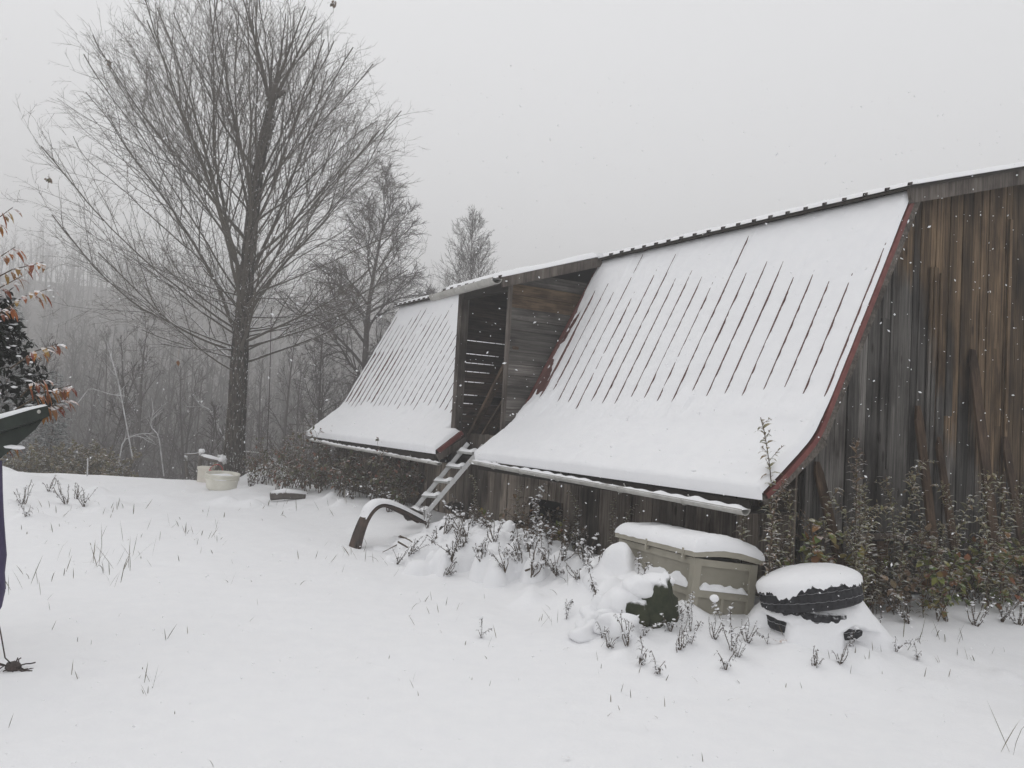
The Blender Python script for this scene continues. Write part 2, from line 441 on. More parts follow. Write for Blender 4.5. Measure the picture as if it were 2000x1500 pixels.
def prof(a):
    a0 = max(0, min(ATOT, a))
    i = max(1, min(len(ARC)-1, int(np.searchsorted(ARC, a0))))
    t = (a0-ARC[i-1])/(ARC[i]-ARC[i-1]); p = PROF[i-1].lerp(PROF[i], t); d = (PROF[i]-PROF[i-1]).normalized()
    if a > ATOT: p = p + d*(a-ATOT)
    return p, Vector((d.y, -d.x))*(1 if d.y > 0 else -1) if False else Vector((-abs(d.y), abs(d.x)))
def roof_z(v):
    if v <= 1.27:
        for i in range(1, len(PROF)):
            if PROF[i].x <= v: 
                t = (v-PROF[i].x)/(PROF[i-1].x-PROF[i].x); return PROF[i].y + t*(PROF[i-1].y-PROF[i].y)
        return PROF[-1].y
    if v <= RIDGE[0]: return 3.95 + (v-1.27)*(RIDGE[1]-3.95)/(RIDGE[0]-1.27)
    return roof_z(2*RIDGE[0]-v)

def planks_v(b, u0, u1, z0, z1, w0, w1, x, th, rng, holes=(), ax='y'):
    u = u0
    while u < u1-.02:
        w = min(rng.uniform(w0, w1), u1-u); gap = rng.uniform(.005, .016); dx = rng.uniform(-.011, .009)
        a, c = u+gap/2, u+w-gap/2; zt = z1 + rng.uniform(-.01, 0) if not callable(z1) else None
        segs = [(z0, zt)] if zt is not None else [(z0, min(z1(a), z1(c)))]
        for (h0, h1, k0, k1) in holes:
            if a < h1 and c > h0:
                n = []
                for s0, s1 in segs:
                    if k0 > s0: n.append((s0, min(s1, k0)))
                    if k1 < s1: n.append((max(s0, k1), s1))
                segs = n
        for s0, s1 in segs:
            if s1-s0 < .02: continue
            cut = [s0, s1]
            if s1-s0 > 2.2 and rng.random() < .3: cut = [s0, s0+(s1-s0)*rng.uniform(.45, .75), s1]
            for k in range(len(cut)-1):
                dd = dx+rng.uniform(-.003, .003); e = .002 if k else 0
                if ax == 'y': b.box(x+dd-th, x+dd, a, c, cut[k]+e, cut[k+1])
                else: b.box(a, c, x+dd-th, x+dd, cut[k]+e, cut[k+1])
        u += w
b = MB(); planks_v(b, 0.0, LEN, -.35, 1.42, .13, .24, 0.0, .024, rng, [(3.4, 3.98, .40, .68)])
b.build('side_wall', M_SIDE, barn)
b = MB(); b.box(.03, .05, .05, LEN-.05, -.35, .38); b.build('wall_light_block', M_DARKW, barn)  # dark sheet added behind the planks to block light, below the window
b = MB(); b.box(.03, .05, .05, LEN-.05, .70, 1.2); b.build('wall_light_block', M_DARKW, barn)  # same added light-blocking sheet, above the window
# small unglazed window in the side wall
for q in ((-.01, .05, 3.36, 3.40, .395, .70), (-.01, .05, 3.98, 4.01, .395, .70), (-.012, .05, 3.36, 4.01, .355, .394)):
    b = MB(); b.box(*q); b.build('window_frame', M_BROWNB, barn)
b = MB()
rr = random.Random(3)
planks_v(b, 0.06, WID-.05, -.4, lambda v: roof_z(v)-.07, .085, .19, 0.0, .024, rr, [(.82, 1.38, -.1, .72)], ax='x')
for k in range(16):   # nailed-on cover strips, uneven lengths
    v = rr.uniform(.9, 6.6); w = rr.uniform(.035, .07); zt = roof_z(v)-.1-rr.uniform(0, .9); zb = rr.uniform(-.3, 1.6)
    if .7 < v < 1.5: zb = max(zb, .85)
    b.box(v, v+w, -.05, -.033, zb, zt)
b.build('gable_wall', M_GABLE, barn)
b = MB(); b.box(.05, .8, .02, .03, -.4, 1.3); b.box(1.42, WID-.05, .02, .03, -.4, 3.9); b.box(.8, 1.42, .02, .03, .8, 3.0)
b.build('gable_backing', M_DARKW, barn)
h = MB(); h.box(.80, .845, -.055, .01, -.1, .74); h.box(1.37, 1.42, -.055, .01, -.1, .74); h.box(.78, 1.44, -.06, .01, .74, .79)
hf = h.build('hatch_frame', M_POST, barn)
h = MB(); planks_v(h, .845, 1.3, -.3, .735, .11, .16, .03, .02, rr, ax='x'); h.build('hatch_board', M_BROWNB, hf)
b = MB(); planks_v(b, 0.06, WID-.05, -.6, lambda v: roof_z(v)-.07, .18, .28, LEN, .024, rr, ax='x'); b.build('gable_wall', M_SIDE, barn)
b = MB(); planks_v(b, 0.0, LEN, -.35, 1.5, .2, .3, WID, .024, rr); b.build('side_wall', M_SIDE, barn)

PITCHR = .229
def rib_cols(u0, u1):
    c = []; u = u0 + .03; c.append((u0, 0.0))
    while u < u1-.06:
        for du, hh in ((.012, 0), (.0205, .0265), (.0285, .0265), (.037, 0)): c.append((u+du, hh))
        u += PITCHR
    c.append((u1, 0.0)); return c
def rib_at(u, u0):
    k = ((u-u0-.03-.025+PITCHR/2) % PITCHR)-PITCHR/2; return abs(k)
def make_roof(u0, u1, key, near, amin=0.0):
    cols = rib_cols(u0, u1); na = 60
    A = lambda t: amin+(ATOT-amin)*t
    b = MB()
    def fn(i, j):
        u, hh = cols[i]; p, n = prof(A(j/(na-1))); q = p+n*hh; return (q.x, u, q.y)
    b.grid(fn, len(cols), na)
    rf = b.build('roof_panel', M_RED, barn)
    b = MB()   # boards beneath
    def f2(i, j):
        p, n = prof(A(j/(na-1))-.03); q = p - n*(.006 if i in (0, 3) else .03); u = u0+.01 if i in (0, 1) else u1-.01; return (q.x, u, q.y)
    b.grid(f2, 4, na); b.build('roof_boards', M_DARKW, rf)
    # snow lying on the sheets: thin enough on the steep part for the ribs to stand through
    du = .022; nu = int((u1-u0)/du); da = .028; nn = int((ATOT-amin+.05)/da)
    rj = random.Random(int(key*10)); J = [(rj.gauss(0, .13), rj.gauss(0, .05)) for _ in range(40)]
    def th(u, a):
        jk = J[int((u-u0)/PITCHR) % 40]
        s = .42 + .24*fbm(u, 0, .8, key)+.10*fbm(u, 0, 5, key) + jk[0] + (.30*smooth01((1.8-u)/1.8) if near else 0)
        e = 2.36 + .12*fbm(u, 3, .9, key+4)+.06*fbm(u, 3, 5, key) + jk[1] + (.15 if not near else 0)
        t = .037 - .0165*smooth01((a-s+.3)/.7) + .060*smooth01((a-e+.12)/.35)
        t += .005*fbm(u, a, 1.3, key+2) + .004*fbm(u, a*2, 3.5, key+9) + .0035*fbm(u*.8, a*1.7, 7.0, key+1, 2) + .0024*fbm(u, a, 22, key) + .0035*fbm(u*5, a*17, 1.0, key+5)
        if a > 2.6: t += .008*fbm(u, a, 2.0, key+6)
        r = rib_at(u, u0)
        if near and u > 3.95 and .5 < a < 2.45:
            w = smooth01((u-3.95)/.5)*smooth01((a-.5)/.4)*smooth01((2.45-a)/.25)
            t -= w*(.022 + .028*fbm(u*3.2, a*.9, 1.5, 8.8))
        if not near and u > u0+3.6 and 1.2 < a < 2.4: t -= .009*smooth01((u-u0-3.6)/.6)*(1+1.6*fbm(u*3, a*1.2, 1.5, 5.5))
        ed = min(u-u0 if u0 != 5.99 or a < AFL else 9, u1-u if u1 != 5.985 else 9, (a-amin)+.02 if amin == 0 else 9, ATOT+.045-a)
        t *= math.sqrt(max(0, min(1, ed/.05)))
        return max(t, -.004)
    b = MB()
    def f3(i, j):
        ue = 5.994 if u1 == 5.985 else u1-.004; u = u0+.004 + (ue-u0-.004)*i/(nu-1); a = amin+(ATOT-amin+.045)*j/(nn-1); p, n = prof(a); seam = (u1 == 5.985 and i == nu-1) or (u0 == 5.99 and i == 0 and a >= AFL)
        t = th(u, a) - (.004 if j == 0 or (i in (0, nu-1) and not seam) else 0)
        if j == 0 and amin > 0: t = -.004
        if j == nn-1: t = -.03
        q = p+n*t; return (q.x, u, q.y)
    b.grid(f3, nu, nn)
    b.build('roof_snow', M_ROOFSNOW, rf, smooth=True)
    return rf
make_roof(-.15, 4.53, 1.7, True)
AFL = next(ARC[i] for i in range(len(PROF)) if PROF[i].x < -.2)
make_roof(5.99, 11.5, 6.3, False)
make_roof(5.66, 5.985, 6.3, False, AFL)
# plain far-side slope
b = MB(); na = 20
b.grid(lambda i, j: (2*RIDGE[0]-prof(ATOT*j/(na-1))[0].x, (-.15, 11.5)[i], prof(ATOT*j/(na-1))[0].y), 2, na)
b.build('roof_panel', M_RED, barn)
# upper roof, both slopes
def upper(u0, u1, v0, z0, v1, z1, name, snowt=.045, parent=barn, edge=True):
    cols = rib_cols(u0, u1); sg = 1 if v1 > v0 else -1
    d = Vector((v1-v0, z1-z0)).normalized(); n = Vector((-d.y, d.x))*sg
    b = MB()
    def fn(i, j):
        u, hh = cols[i]; q = Vector((v0, z0)).lerp(Vector((v1, z1)), j)+n*hh; return (q.x, u, q.y)
    b.grid(fn, len(cols), 2)
    rf = b.build(name, M_DARKMET, parent)
    b = MB(); a0 = Vector((v0, z0))-n*.012; a1 = Vector((v1, z1))-n*.012; c0 = a0-n*.02; c1 = a1-n*.02
    b.hexa([(a0.x,u0+.02,a0.y),(a1.x,u0+.02,a1.y),(a1.x,u1-.02,a1.y),(a0.x,u1-.02,a0.y)][::1]+[(c0.x,u0+.02,c0.y),(c1.x,u0+.02,c1.y),(c1.x,u1-.02,c1.y),(c0.x,u1-.02,c0.y)])
    b.build('roof_boards', M_DARKW, rf)
    nu = int((u1-u0)/.045); nn = 26
    def f3(i, j):
        u = u0+(u1-u0)*i/(nu-1); s = j/(nn-1); ln = (Vector((v1, z1))-Vector((v0, z0))).length
        s = s*s if True else s
        ed = min(s*ln+(.2 if v0 > 1 and 4.3 < u < 6.7 else -.04), u-u0, u1-u); t = snowt*(1+.3*fbm(u, s*3, 1.2, 4.4))*math.sqrt(max(0, min(1, ed/.09)))
        t += .006*fbm(u, s*2, 9, 1.1)
        q = Vector((v0, z0)).lerp(Vector((v1, z1)), s)+n*(max(t, 0)+(.003 if ed > 0 else -.004) if (0 < j and 0 < i < nu-1) else -.004); return (q.x, u, q.y)
    b = MB(); b.grid(f3, nu, nn); b.build('roof_snow', M_ROOFSNOW, rf, smooth=True)
    return rf
upper(-.24, 11.65, 1.13, 3.965, RIDGE[0], RIDGE[1]+.06, 'upper_roof')
upper(-.24, 11.65, 2*RIDGE[0]-1.13, 3.965, RIDGE[0]+.002, RIDGE[1]+.06, 'upper_roof')
# gable trim
b = MB()
def f(i, j):
    p = PROF[i]; n = prof(ARC[i])[1]; o, y = ((-.005, -.165), (-.05, -.165), (-.05, -.14), (-.005, -.14), (-.005, -.165))[j]; return (p.x+n.x*o, y, p.y+n.y*o)
b.grid(f, len(PROF), 5)
b.build('rake_trim', M_RUSTRIM, barn)
b = MB()
def along(i0, i1, o, w, y0, y1):
    p, q = PROF[i0], PROF[i1]; d = (q-p).normalized(); n = Vector((-abs(d.y), abs(d.x)))
    b.hexa([(p.x+n.x*o, y0, p.y+n.y*o), (p.x+n.x*(o-w), y0, p.y+n.y*(o-w)), (p.x+n.x*(o-w), y1, p.y+n.y*(o-w)), (p.x+n.x*o, y1, p.y+n.y*o),
            (q.x+n.x*o, y0, q.y+n.y*o), (q.x+n.x*(o-w), y0, q.y+n.y*(o-w)), (q.x+n.x*(o-w), y1, q.y+n.y*(o-w)), (q.x+n.x*o, y1, q.y+n.y*o)])
along(0, 36, -.052, .085, -.15, -.125)
_a, _b = PROF[38], PROF[-1]
b.beam((_a.x+.14, -.125, _a.y-.03), (_b.x+.02, -.125, _b.y-.06), .03, .10)
b.build('rake_board', M_BOARD, barn)
b = MB(); b.beam((1.17, -.17, 3.885), (RIDGE[0], -.17, RIDGE[1]-.055), .03, .15); b.build('rake_board', M_POST, barn)
b = MB(); b.beam((RIDGE[0]+.01, -.17, RIDGE[1]-.055), (6.03, -.17, 3.885), .03, .15); b.build('rake_board', M_POST, barn)
for y0, y1 in ((4.52, 4.55), (5.635, 5.665)):
    b = MB()
    def f(i, j):
        p = PROF[i]; n = prof(ARC[i])[1]; o, y = ((.012, y0), (-.05, y0), (-.05, y1), (.012, y1), (.012, y0))[j]; return (p.x+n.x*o, y, p.y+n.y*o)
    k0 = 0 if y0 < 5 else next(i for i in range(len(PROF)) if PROF[i].x < -.2)
    b.grid(lambda i, j: f(i+k0, j), len(PROF)-k0, 5); b.build('edge_trim', M_RUSTRIM, barn)
b = MB(); b.beam((-.1, 5.65, 1.33), (-.56, 5.65, 1.06), .03, .1); b.build('rafter_end', M_POST, barn)
b = MB(); b.box(-.55, -.525, .02, 4.5, .985, 1.085); b.build('fascia', M_DARKW, barn)
b = MB(); b.box(-.55, -.525, 5.75, 11.4, .985, 1.085); b.build('fascia', M_DARKW, barn)
b = MB(); b.box(-.54, -.02, .0, 4.5, .98, .99); b.build('soffit', M_DARKW, barn)
b = MB(); b.box(-.54, -.02, 5.75, 11.4, .98, .99); b.build('soffit', M_DARKW, barn)

def gutter(pts, r, name='gutter', snow=True, straps=True, sseed=0):
    """half-round trough along the barn; pts = (u, v, z) of its centre line"""
    b = MB(); nseg = 9
    prof_ = [(math.cos(math.pi+math.pi*k/nseg)*r, math.sin(math.pi+math.pi*k/nseg)*r) for k in range(nseg+1)]
    prof_ += [(x*.93, z*.93+.001) for x, z in reversed(prof_)]
    n = len(prof_); base = 0
    for (u, v, z) in pts:
        for x, zz in prof_: b.v.append((v+x, u, z+zz))
    for i in range(len(pts)-1):
        for j in range(n):
            j2 = (j+1) % n; b.f.append((i*n+j, i*n+j2, (i+1)*n+j2, (i+1)*n+j)); b.m.append(0)
    b.f.append(tuple(range(n))); b.f.append(tuple((len(pts)-1)*n+k for k in reversed(range(n)))); b.m += [0, 0]
    g = b.build(name, M_GUTTER, barn)
    if straps:
        for k in range(1, 6):
            s = MB(); t = k/6; i = min(int(t*(len(pts)-1)), len(pts)-2); f = t*(len(pts)-1)-i
            u, v, z = [pts[i][q]*(1-f)+pts[i+1][q]*f for q in range(3)]
            ring = [(v+math.cos(math.pi+math.pi*q/8)*(r+.004), u+.0, z+math.sin(math.pi+math.pi*q/8)*(r+.004)) for q in range(9)]+[(v+r*.6, u, z+.03)]
            s.tube(ring, .007, 4); s.build('strap', M_GUTTER, g)
    if snow:
        sn = MB(); U0, U1 = pts[0][0], pts[-1][0]; nu = int(abs(U1-U0)/.04)+2
        def f(i, j):
            t = i/(nu-1); q = t*(len(pts)-1); k = min(int(q), len(pts)-2); fr = q-k
            u, v, z = [pts[k][c]*(1-fr)+pts[k+1][c]*fr for c in range(3)]
            a = math.pi*j/8; hh = (.026+.007*math.sin(u*2*math.pi/PITCHR)+.024*fbm(u, sseed, 2.5, sseed+.3))*min(1, .3+min(i, nu-1-i)*.3)
            return (v-math.cos(a)*r*.98, u, z-.012+math.sin(a)*max(hh, .004))
        sn.grid(f, nu, 9); sn.build('snow', M_ROOFSNOW, g, smooth=True)
    return g
gutter([(-.03,-.64,1.02), (1.0,-.64,1.04), (2.6,-.635,1.065), (3.7,-.63,1.08), (4.53,-.63,1.10)], .052, sseed=1)
gutter([(5.45,-.63,1.0), (7.5,-.63,1.02), (9.6,-.63,1.03), (11.1,-.63,1.06)], .042, sseed=2)
# hay door dormer
DF = -.15
b = MB(); z = 1.3; rd = random.Random(9); k = 0
bb = MB()
while z < 3.52:
    h_ = rd.uniform(.125, .175); tgt = bb if 3.02 < z < 3.36 else b
    lv = DF+.02; dy = rd.uniform(-.005, .005); sag = rd.uniform(-.012, .012)
    rv = 1.32
    tgt.hexa([(lv,4.625+dy,z),(rv,4.625+dy,z+sag),(rv,4.65+dy,z+sag),(lv,4.65+dy,z),(lv,4.625+dy,z+h_-.006),(rv,4.625+dy,z+h_-.006+sag),(rv,4.65+dy,z+h_-.006+sag),(lv,4.65+dy,z+h_-.006)])
    z += h_
b.build('dormer_side', M_CHEEK, barn); bb.build('dormer_side', M_CHEEKB, barn)
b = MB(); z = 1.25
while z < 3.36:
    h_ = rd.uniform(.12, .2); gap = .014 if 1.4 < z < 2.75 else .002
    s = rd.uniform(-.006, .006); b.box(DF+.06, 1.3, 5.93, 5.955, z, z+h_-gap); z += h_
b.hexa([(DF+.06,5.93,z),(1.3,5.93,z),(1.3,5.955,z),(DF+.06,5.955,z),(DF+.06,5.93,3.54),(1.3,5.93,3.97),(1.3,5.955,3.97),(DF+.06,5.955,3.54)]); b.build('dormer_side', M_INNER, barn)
b = MB(); b.box(DF-.06, DF+.06, 5.86, 5.98, .95, 3.5); b.build('door_post', M_POST, barn)
b = MB(); b.box(DF-.025, DF+.025, 4.595, 4.64, 1.35, 3.52); b.build('door_post', M_POST, barn)
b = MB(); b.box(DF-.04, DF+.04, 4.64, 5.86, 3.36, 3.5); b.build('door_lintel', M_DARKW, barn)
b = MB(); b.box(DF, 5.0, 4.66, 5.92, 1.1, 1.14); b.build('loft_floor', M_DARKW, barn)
b = MB(); b.box(2.9, 2.93, 4.3, 6.2, 1.1, 3.7); b.build('loft_screen', M_DARKW, barn)  # back wall of the loft
b = MB(); b.box(.2, 2.9, 4.67, 4.685, -.3, 3.5); b.build('loft_screen', M_DARKW, barn)  # added dark sheet behind the near cheek, keeps light out of the loft
b = MB(); b.beam((.02, 5.9, 1.25), (-.02, 4.62, 2.62), .05, .09, (1,0,0)); b.build('brace', M_BROWNB, barn)
b = MB(); b.beam((DF+.25, 5.7, 1.13), (.2, 5.0, 1.95), .03, .24, (1,0,0)); b.build('leaning_board', M_BROWNB, barn)
b = MB(); b.box(-.1, .03, 4.58, 5.9, 1.06, 1.2); b.build('door_sill', M_POST, barn)
dr = upper(4.42, 6.15, -.42, 3.475, 1.13, 3.985, 'dormer_roof', .06)
b = MB(); b.beam((-.40, 4.44, 3.41), (1.2, 4.44, 3.925), .035, .13); b.build('rake_board', M_POST, dr)
gutter([(4.40,-.49,3.45), (6.25,-.49,3.41)], .078, 'dormer_gutter', True, False, 4)
b = MB(); b.beam((-.41, 4.46, 3.43), (-.41, 6.13, 3.43), .02, .1); b.build('fascia', M_POST, dr)

# old boards leaning on the gable wall
for (v0, v1, zt, w, lab) in ((2.66, 2.50, 2.60, .16, 'tallest dark board leaning against the gable wall, rough top'),
                             (1.64, 1.60, 1.98, .12, 'pointed brown board leaning against the gable wall beside the hatch'),
                             (1.99, 1.95, 1.70, .10, 'short brown board leaning between two taller ones on the gable wall'),
                             (.40, .17, 1.42, .11, 'slanting brown board leaning at the near eave corner of the barn'),
                             (3.22, 3.16, 1.75, .13, 'reddish board leaning against the gable wall at the right edge')):
    b = MB(); o = B(v0, -.34, .1)
    p0 = B(v0, -.34, -.02); p1 = B(v1, -.045, zt); sd = BV*(w/2); nn = BU*.012
    m0 = p0.lerp(p1, .93)
    b.hexa([p0-sd-nn, p0+sd-nn, p0+sd+nn, p0-sd+nn, m0-sd-nn, m0+sd-nn, m0+sd+nn, m0-sd+nn])
    b.hexa([m0-sd-nn, m0+sd-nn, m0+sd+nn, m0-sd+nn, p1-sd*.25-nn, p1+sd*.55-nn, p1+sd*.55+nn, p1-sd*.25+nn])
    tag(b.build('board', M_BROWNB, off=o), lab, 'board', 'boards leaning against the gable wall')

# ------------------------------------------------------------------ ladder
lt0, lt1 = B(-.16, 5.54, 1.26), B(-.24, 4.96, 1.26)
lb0, lb1 = B(-.76, 6.1, .22), B(-.93, 5.1, .25)
lad = empty('ladder', (lb0+lb1)/2, 'pale metal ladder with wide snow covered treads leaning into the hay door', 'ladder')
LO = lad.location.copy()
wv = (lt1-lt0).normalized(); lb1 = lb0.lerp(lb1, .72); lb0 = lb0 + Vector((0,0,-.06))
for a_, c_ in ((lb0, lt0), (lb1, lt1)):
    b = MB(); d = (c_-a_).normalized(); b.beam(a_, c_+d*.02, .028, .06, (0,0,1)); b.build('rail', M_ALU, lad, off=LO)
for k in range(5):
    t = .10+k*.2; p, q = lb0.lerp(lt0, t), lb1.lerp(lt1, t)
    b = MB(); b.beam(p, q, .10 if k < 4 else .14, .03); tr = b.build('tread', M_TREAD, lad, off=LO)
    s = MB(); ax = (q-p); L_ = ax.length; ax.normalize(); out = ax.cross(Vector((0,0,1))).normalized(); nn = 12
    def f(i, j):
        x = i/(nn-1); a = math.pi*j/8
        hh = .065*(.5+.7*(2*x-1)**2) * (1 if 0 < i < nn-1 else .2)
        return p+ax*(L_*(.03+.94*x))+out*(-math.cos(a)*.062)+Vector((0,0,.012+math.sin(a)*hh))
    s.grid(f, nn, 9); s.build('snow', M_SNOW, tr, off=LO, smooth=True)

# ------------------------------------------------------------------ bent strip (old fender-like metal)
f0, f1 = Vector((-1.80, 9.80, .0)), Vector((-1.06, 10.45, .22))
fend = empty('bent_metal_strip', (f0+f1)/2, 'arched rusty metal strip standing in the snow below the ladder', 'scrap metal'); LO = fend.location.copy()
ctrl = [(0, -.03), (.05, .16), (.12, .34), (.21, .46), (.32, .515), (.46, .50), (.64, .44), (.84, .355), (1.06, .25)]
pts = []
for i in range(len(ctrl)-1):
    for k in range(5):
        t = k/5; a = ctrl[max(i-1,0)]; b0 = ctrl[i]; c0 = ctrl[i+1]; d0 = ctrl[min(i+2, len(ctrl)-1)]
        cm = [.5*(2*b0[q]+(c0[q]-a[q])*t+(2*a[q]-5*b0[q]+4*c0[q]-d0[q])*t*t+(3*b0[q]-a[q]-3*c0[q]+d0[q])*t**3) for q in (0,1)]
        pts.append(Vector((f0.x+(f1.x-f0.x)*cm[0], f0.y+(f1.y-f0.y)*cm[0], cm[1])))
pts.append(Vector((f0.x+(f1.x-f0.x)*1.03, f0.y+(f1.y-f0.y)*1.03, .25)))
hd = (f1-f0); hd.z = 0; hd.normalize(); sd = Vector((hd.y, -hd.x, 0))
b = MB(); s = MB(); ring = [(-.10,-.034), (-.098,-.01), (-.06,.012), (.06,.012), (.098,-.01), (.10,-.034), (.088,-.032), (.085,-.018), (.05,-.002), (-.05,-.002), (-.085,-.018), (-.088,-.032)]
K = len(pts); srows = []
for i, p in enumerate(pts):
    d = (pts[min(i+1,K-1)]-pts[max(i-1,0)]).normalized(); n = sd.cross(d).normalized()
    if n.z < 0: n = -n
    if abs(n.z) < .05: n = Vector((-hd.x, -hd.y, 0))
    wsc = 1.25-.2*smooth01(i/10)
    for x, z in ring: b.v.append(tuple(p+sd*(x*wsc)+n*z))
    up = max(0, n.z); srows.append((p, n, up, wsc))
nr = len(ring)
for i in range(K-1):
    for j in range(nr):
        j2 = (j+1) % nr; b.f.append((i*nr+j, i*nr+j2, (i+1)*nr+j2, (i+1)*nr+j)); b.m.append(0)
b.f.append(tuple(range(nr))); b.f.append(tuple((K-1)*nr+k for k in range(nr))); b.m += [0,0]
b.build('strip', M_RUST, fend, off=LO)
i0 = next(i for i in range(K) if srows[i][2] > .42)
def f(i, j):
    p, n, up, w = srows[i+i0]; a = math.pi*j/8; t = .06*smooth01((up-.40)/.3)*(1+.15*fbm(p.x*3, p.y*3, 2, 1))*min(1, .2+i*.3)
    return p+sd*(-math.cos(a)*.088*w)+n*(.008+math.sin(a)*t)
s.grid(f, K-i0, 9); s.build('snow', M_SNOW, fend, off=LO, smooth=True)

# ------------------------------------------------------------------ storage box
box = empty('storage_box', (1.46, 6.32, .15), 'beige plastic garden storage box under thick rounded snow', 'storage box')
box.rotation_euler = (R(-2.0), R(6.0), R(19.0))   # local: x along the short end, y along the long side
BW, BL, BH = .585, 1.30, .485
def panel_wall(b, x0, x1, axis_, face, inset):
    pass
b = MB(); b.box(.02, BW-.02, .02, BL-.02, -.35, BH-.01); b.build('body', M_RESIND, box)
# corner posts and rails standing proud of the recessed panels
for (x, y) in ((0,0), (BW-.065,0), (0,BL-.065), (BW-.065,BL-.065)):
    b = MB(); b.box(x, x+.065, y, y+.065, -.35, BH); b.build('corner_post', M_RESIN, box)
def rail_box(*a): b = MB(); b.box(*a); b.build('rail', M_RESIN, box)
for z0, z1 in ((BH-.055, BH-.002), (.19, .245), (-.1, -.03)):
    rail_box(.066, BW-.066, .004, .03, z0, z1); rail_box(.004, .03, .066, BL-.066, z0, z1); rail_box(BW-.03, BW-.004, .066, BL-.066, z0, z1)
rail_box(.004, .03, BL*.5-.03, BL*.5+.03, -.029, .189); rail_box(BW*.5-.012, BW*.5+.012, .006, .03, -.029, .189)
lid = MB(); nl = 9
def lidz(x): return .035*math.sin(math.pi*max(0, min(1, x/BW)))
for i in range(nl-1):
    xa, xb = -.03+(BW+.06)*i/(nl-1), -.03+(BW+.06)*(i+1)/(nl-1)
    lid.hexa([(xa,-.03,BH+.008+lidz(xa)*.8),(xb,-.03,BH+.008+lidz(xb)*.8),(xb,BL+.03,BH+.008+lidz(xb)*.8),(xa,BL+.03,BH+.008+lidz(xa)*.8),
              (xa,-.03,BH+.055+lidz(xa)),(xb,-.03,BH+.055+lidz(xb)),(xb,BL+.03,BH+.055+lidz(xb)),(xa,BL+.03,BH+.055+lidz(xa))])
ld = lid.build('lid', M_RESIN, box)
for y_ in (BL*.55, .12): h = MB(); h.box(-.036, -.012, y_, y_+.03, BH-.03, BH+.06); h.build('latch', M_RESIN, ld)
def rounded(x0, x1, y0, y1, zf, t, nx, ny, rim, sd_):
    g = MB()
    def f(i, j):
        x = x0+(x1-x0)*(.5-.5*math.cos(math.pi*i/(nx-1))); y = y0+(y1-y0)*(.5-.5*math.cos(math.pi*j/(ny-1)))
        e = min((x-x0), (x1-x), (y-y0), (y1-y)); q = max(0, min(1, e/rim)); w = math.sqrt(max(0, 1-(1-q)**2))
        ox = -.012*(1-w) if x < (x0+x1)/2 else .012*(1-w)
        return (x+ox*0, y, zf(x)+t*w*(1+.2*fbm(x, y, 2.5, sd_))+.006*fbm(x, y, 11, sd_)-(.004 if e < 1e-6 else 0))
    g.grid(f, nx, ny); return g
rounded(-.035, BW+.035, -.035, BL+.035, lambda x: BH+.05+lidz(x), .105, 40, 60, .10, 3.1).build('snow', M_SNOW, ld, smooth=True)
# snow lodged on the panel rails
def wedge(p0, p1, out, hgt, seed):
    s = MB()
    def f(i, j):
        t = i/23; p = Vector(p0).lerp(Vector(p1), t); a = j/6
        hh = hgt*(.75+.35*fbm(t*3, seed, 2, seed))*min(1, .25+min(i, 23-i)*.35)
        return p+Vector(out)*(.024*(1-a**2))+Vector((0,0,hh*a))
    s.grid(f, 24, 7); s.build('snow', M_SNOW, box, smooth=True)
wedge((.07,.018,.246), (BW-.07,.018,.246), (0,-1,0), .06, 1); wedge((.018,.07,.246), (.018,BL-.5,.246), (-1,0,0), .11, 2)

rd_ = random.Random(41)
for (c_, r_) in (((-.10, 1.02, .08), (.22, .4, .30)), ((-.2, .72, .0), (.22, .3, .22)), ((-.05, 1.34, .05), (.2, .24, .26))):
    b = MB(); b.blob(c_, *r_, rd_, n=34, k=18, amp=.34); b.build('snow', M_SNOW, box, smooth=True)
# ------------------------------------------------------------------ tyres
def tyre(loc, rot, label, rad=.37, wid=.2):
    o = empty('tyre', loc, label, 'tyre', 'old tyres beside the storage box'); o.rotation_euler = rot
    prof_ = [(.60,-.42), (.70,-.5), (.86,-.5), (.955,-.44), (1.0,-.33), (1.0,-.17), (.985,-.165), (.985,-.15), (1.0,-.145), (1.0,.145), (.985,.15), (.985,.165), (1.0,.17), (1.0,.33), (.955,.44), (.86,.5), (.70,.5), (.60,.42)]
    b = MB(); n = 96; k = len(prof_)
    for i in range(n):
        a = 2*math.pi*i/n
        for j, (r, z) in enumerate(prof_):
            rr = r*rad
            if j in (4,5,12,13,8,9) and i % 3 == 0: rr -= .009
            if j in (3,14) and i % 3 == 0: rr -= .006
            b.v.append((math.cos(a)*rr, math.sin(a)*rr, z*wid))
    for i in range(n):
        for j in range(k-1):
            i2 = (i+1) % n; b.f.append((i*k+j, i2*k+j, i2*k+j+1, i*k+j+1)); b.m.append(0)
    b.build('carcass', M_RUBBER, o)
    b = MB(); n = 48
    for i in range(n):
        a = 2*math.pi*i/n; b.v += [(math.cos(a)*rad*.60, math.sin(a)*rad*.60, .42*wid), (math.cos(a)*rad*.60, math.sin(a)*rad*.60, -.42*wid)]
    for i in range(n): b.f.append((2*i, 2*((i+1) % n), 2*((i+1) % n)+1, 2*i+1)); b.m.append(0)
    b.build('bead', M_RUBBER, o)
    return o
t1 = tyre((2.37, 6.2, .27), (0, 0, 0), 'lower old tyre lying flat, almost buried in snow')
t2 = tyre((2.335, 6.17, .45), (R(-7), R(-10), 0), 'upper old tyre lying tilted on the buried tyre under a thick snow cap')
g = MB(); n = 200; k = 28
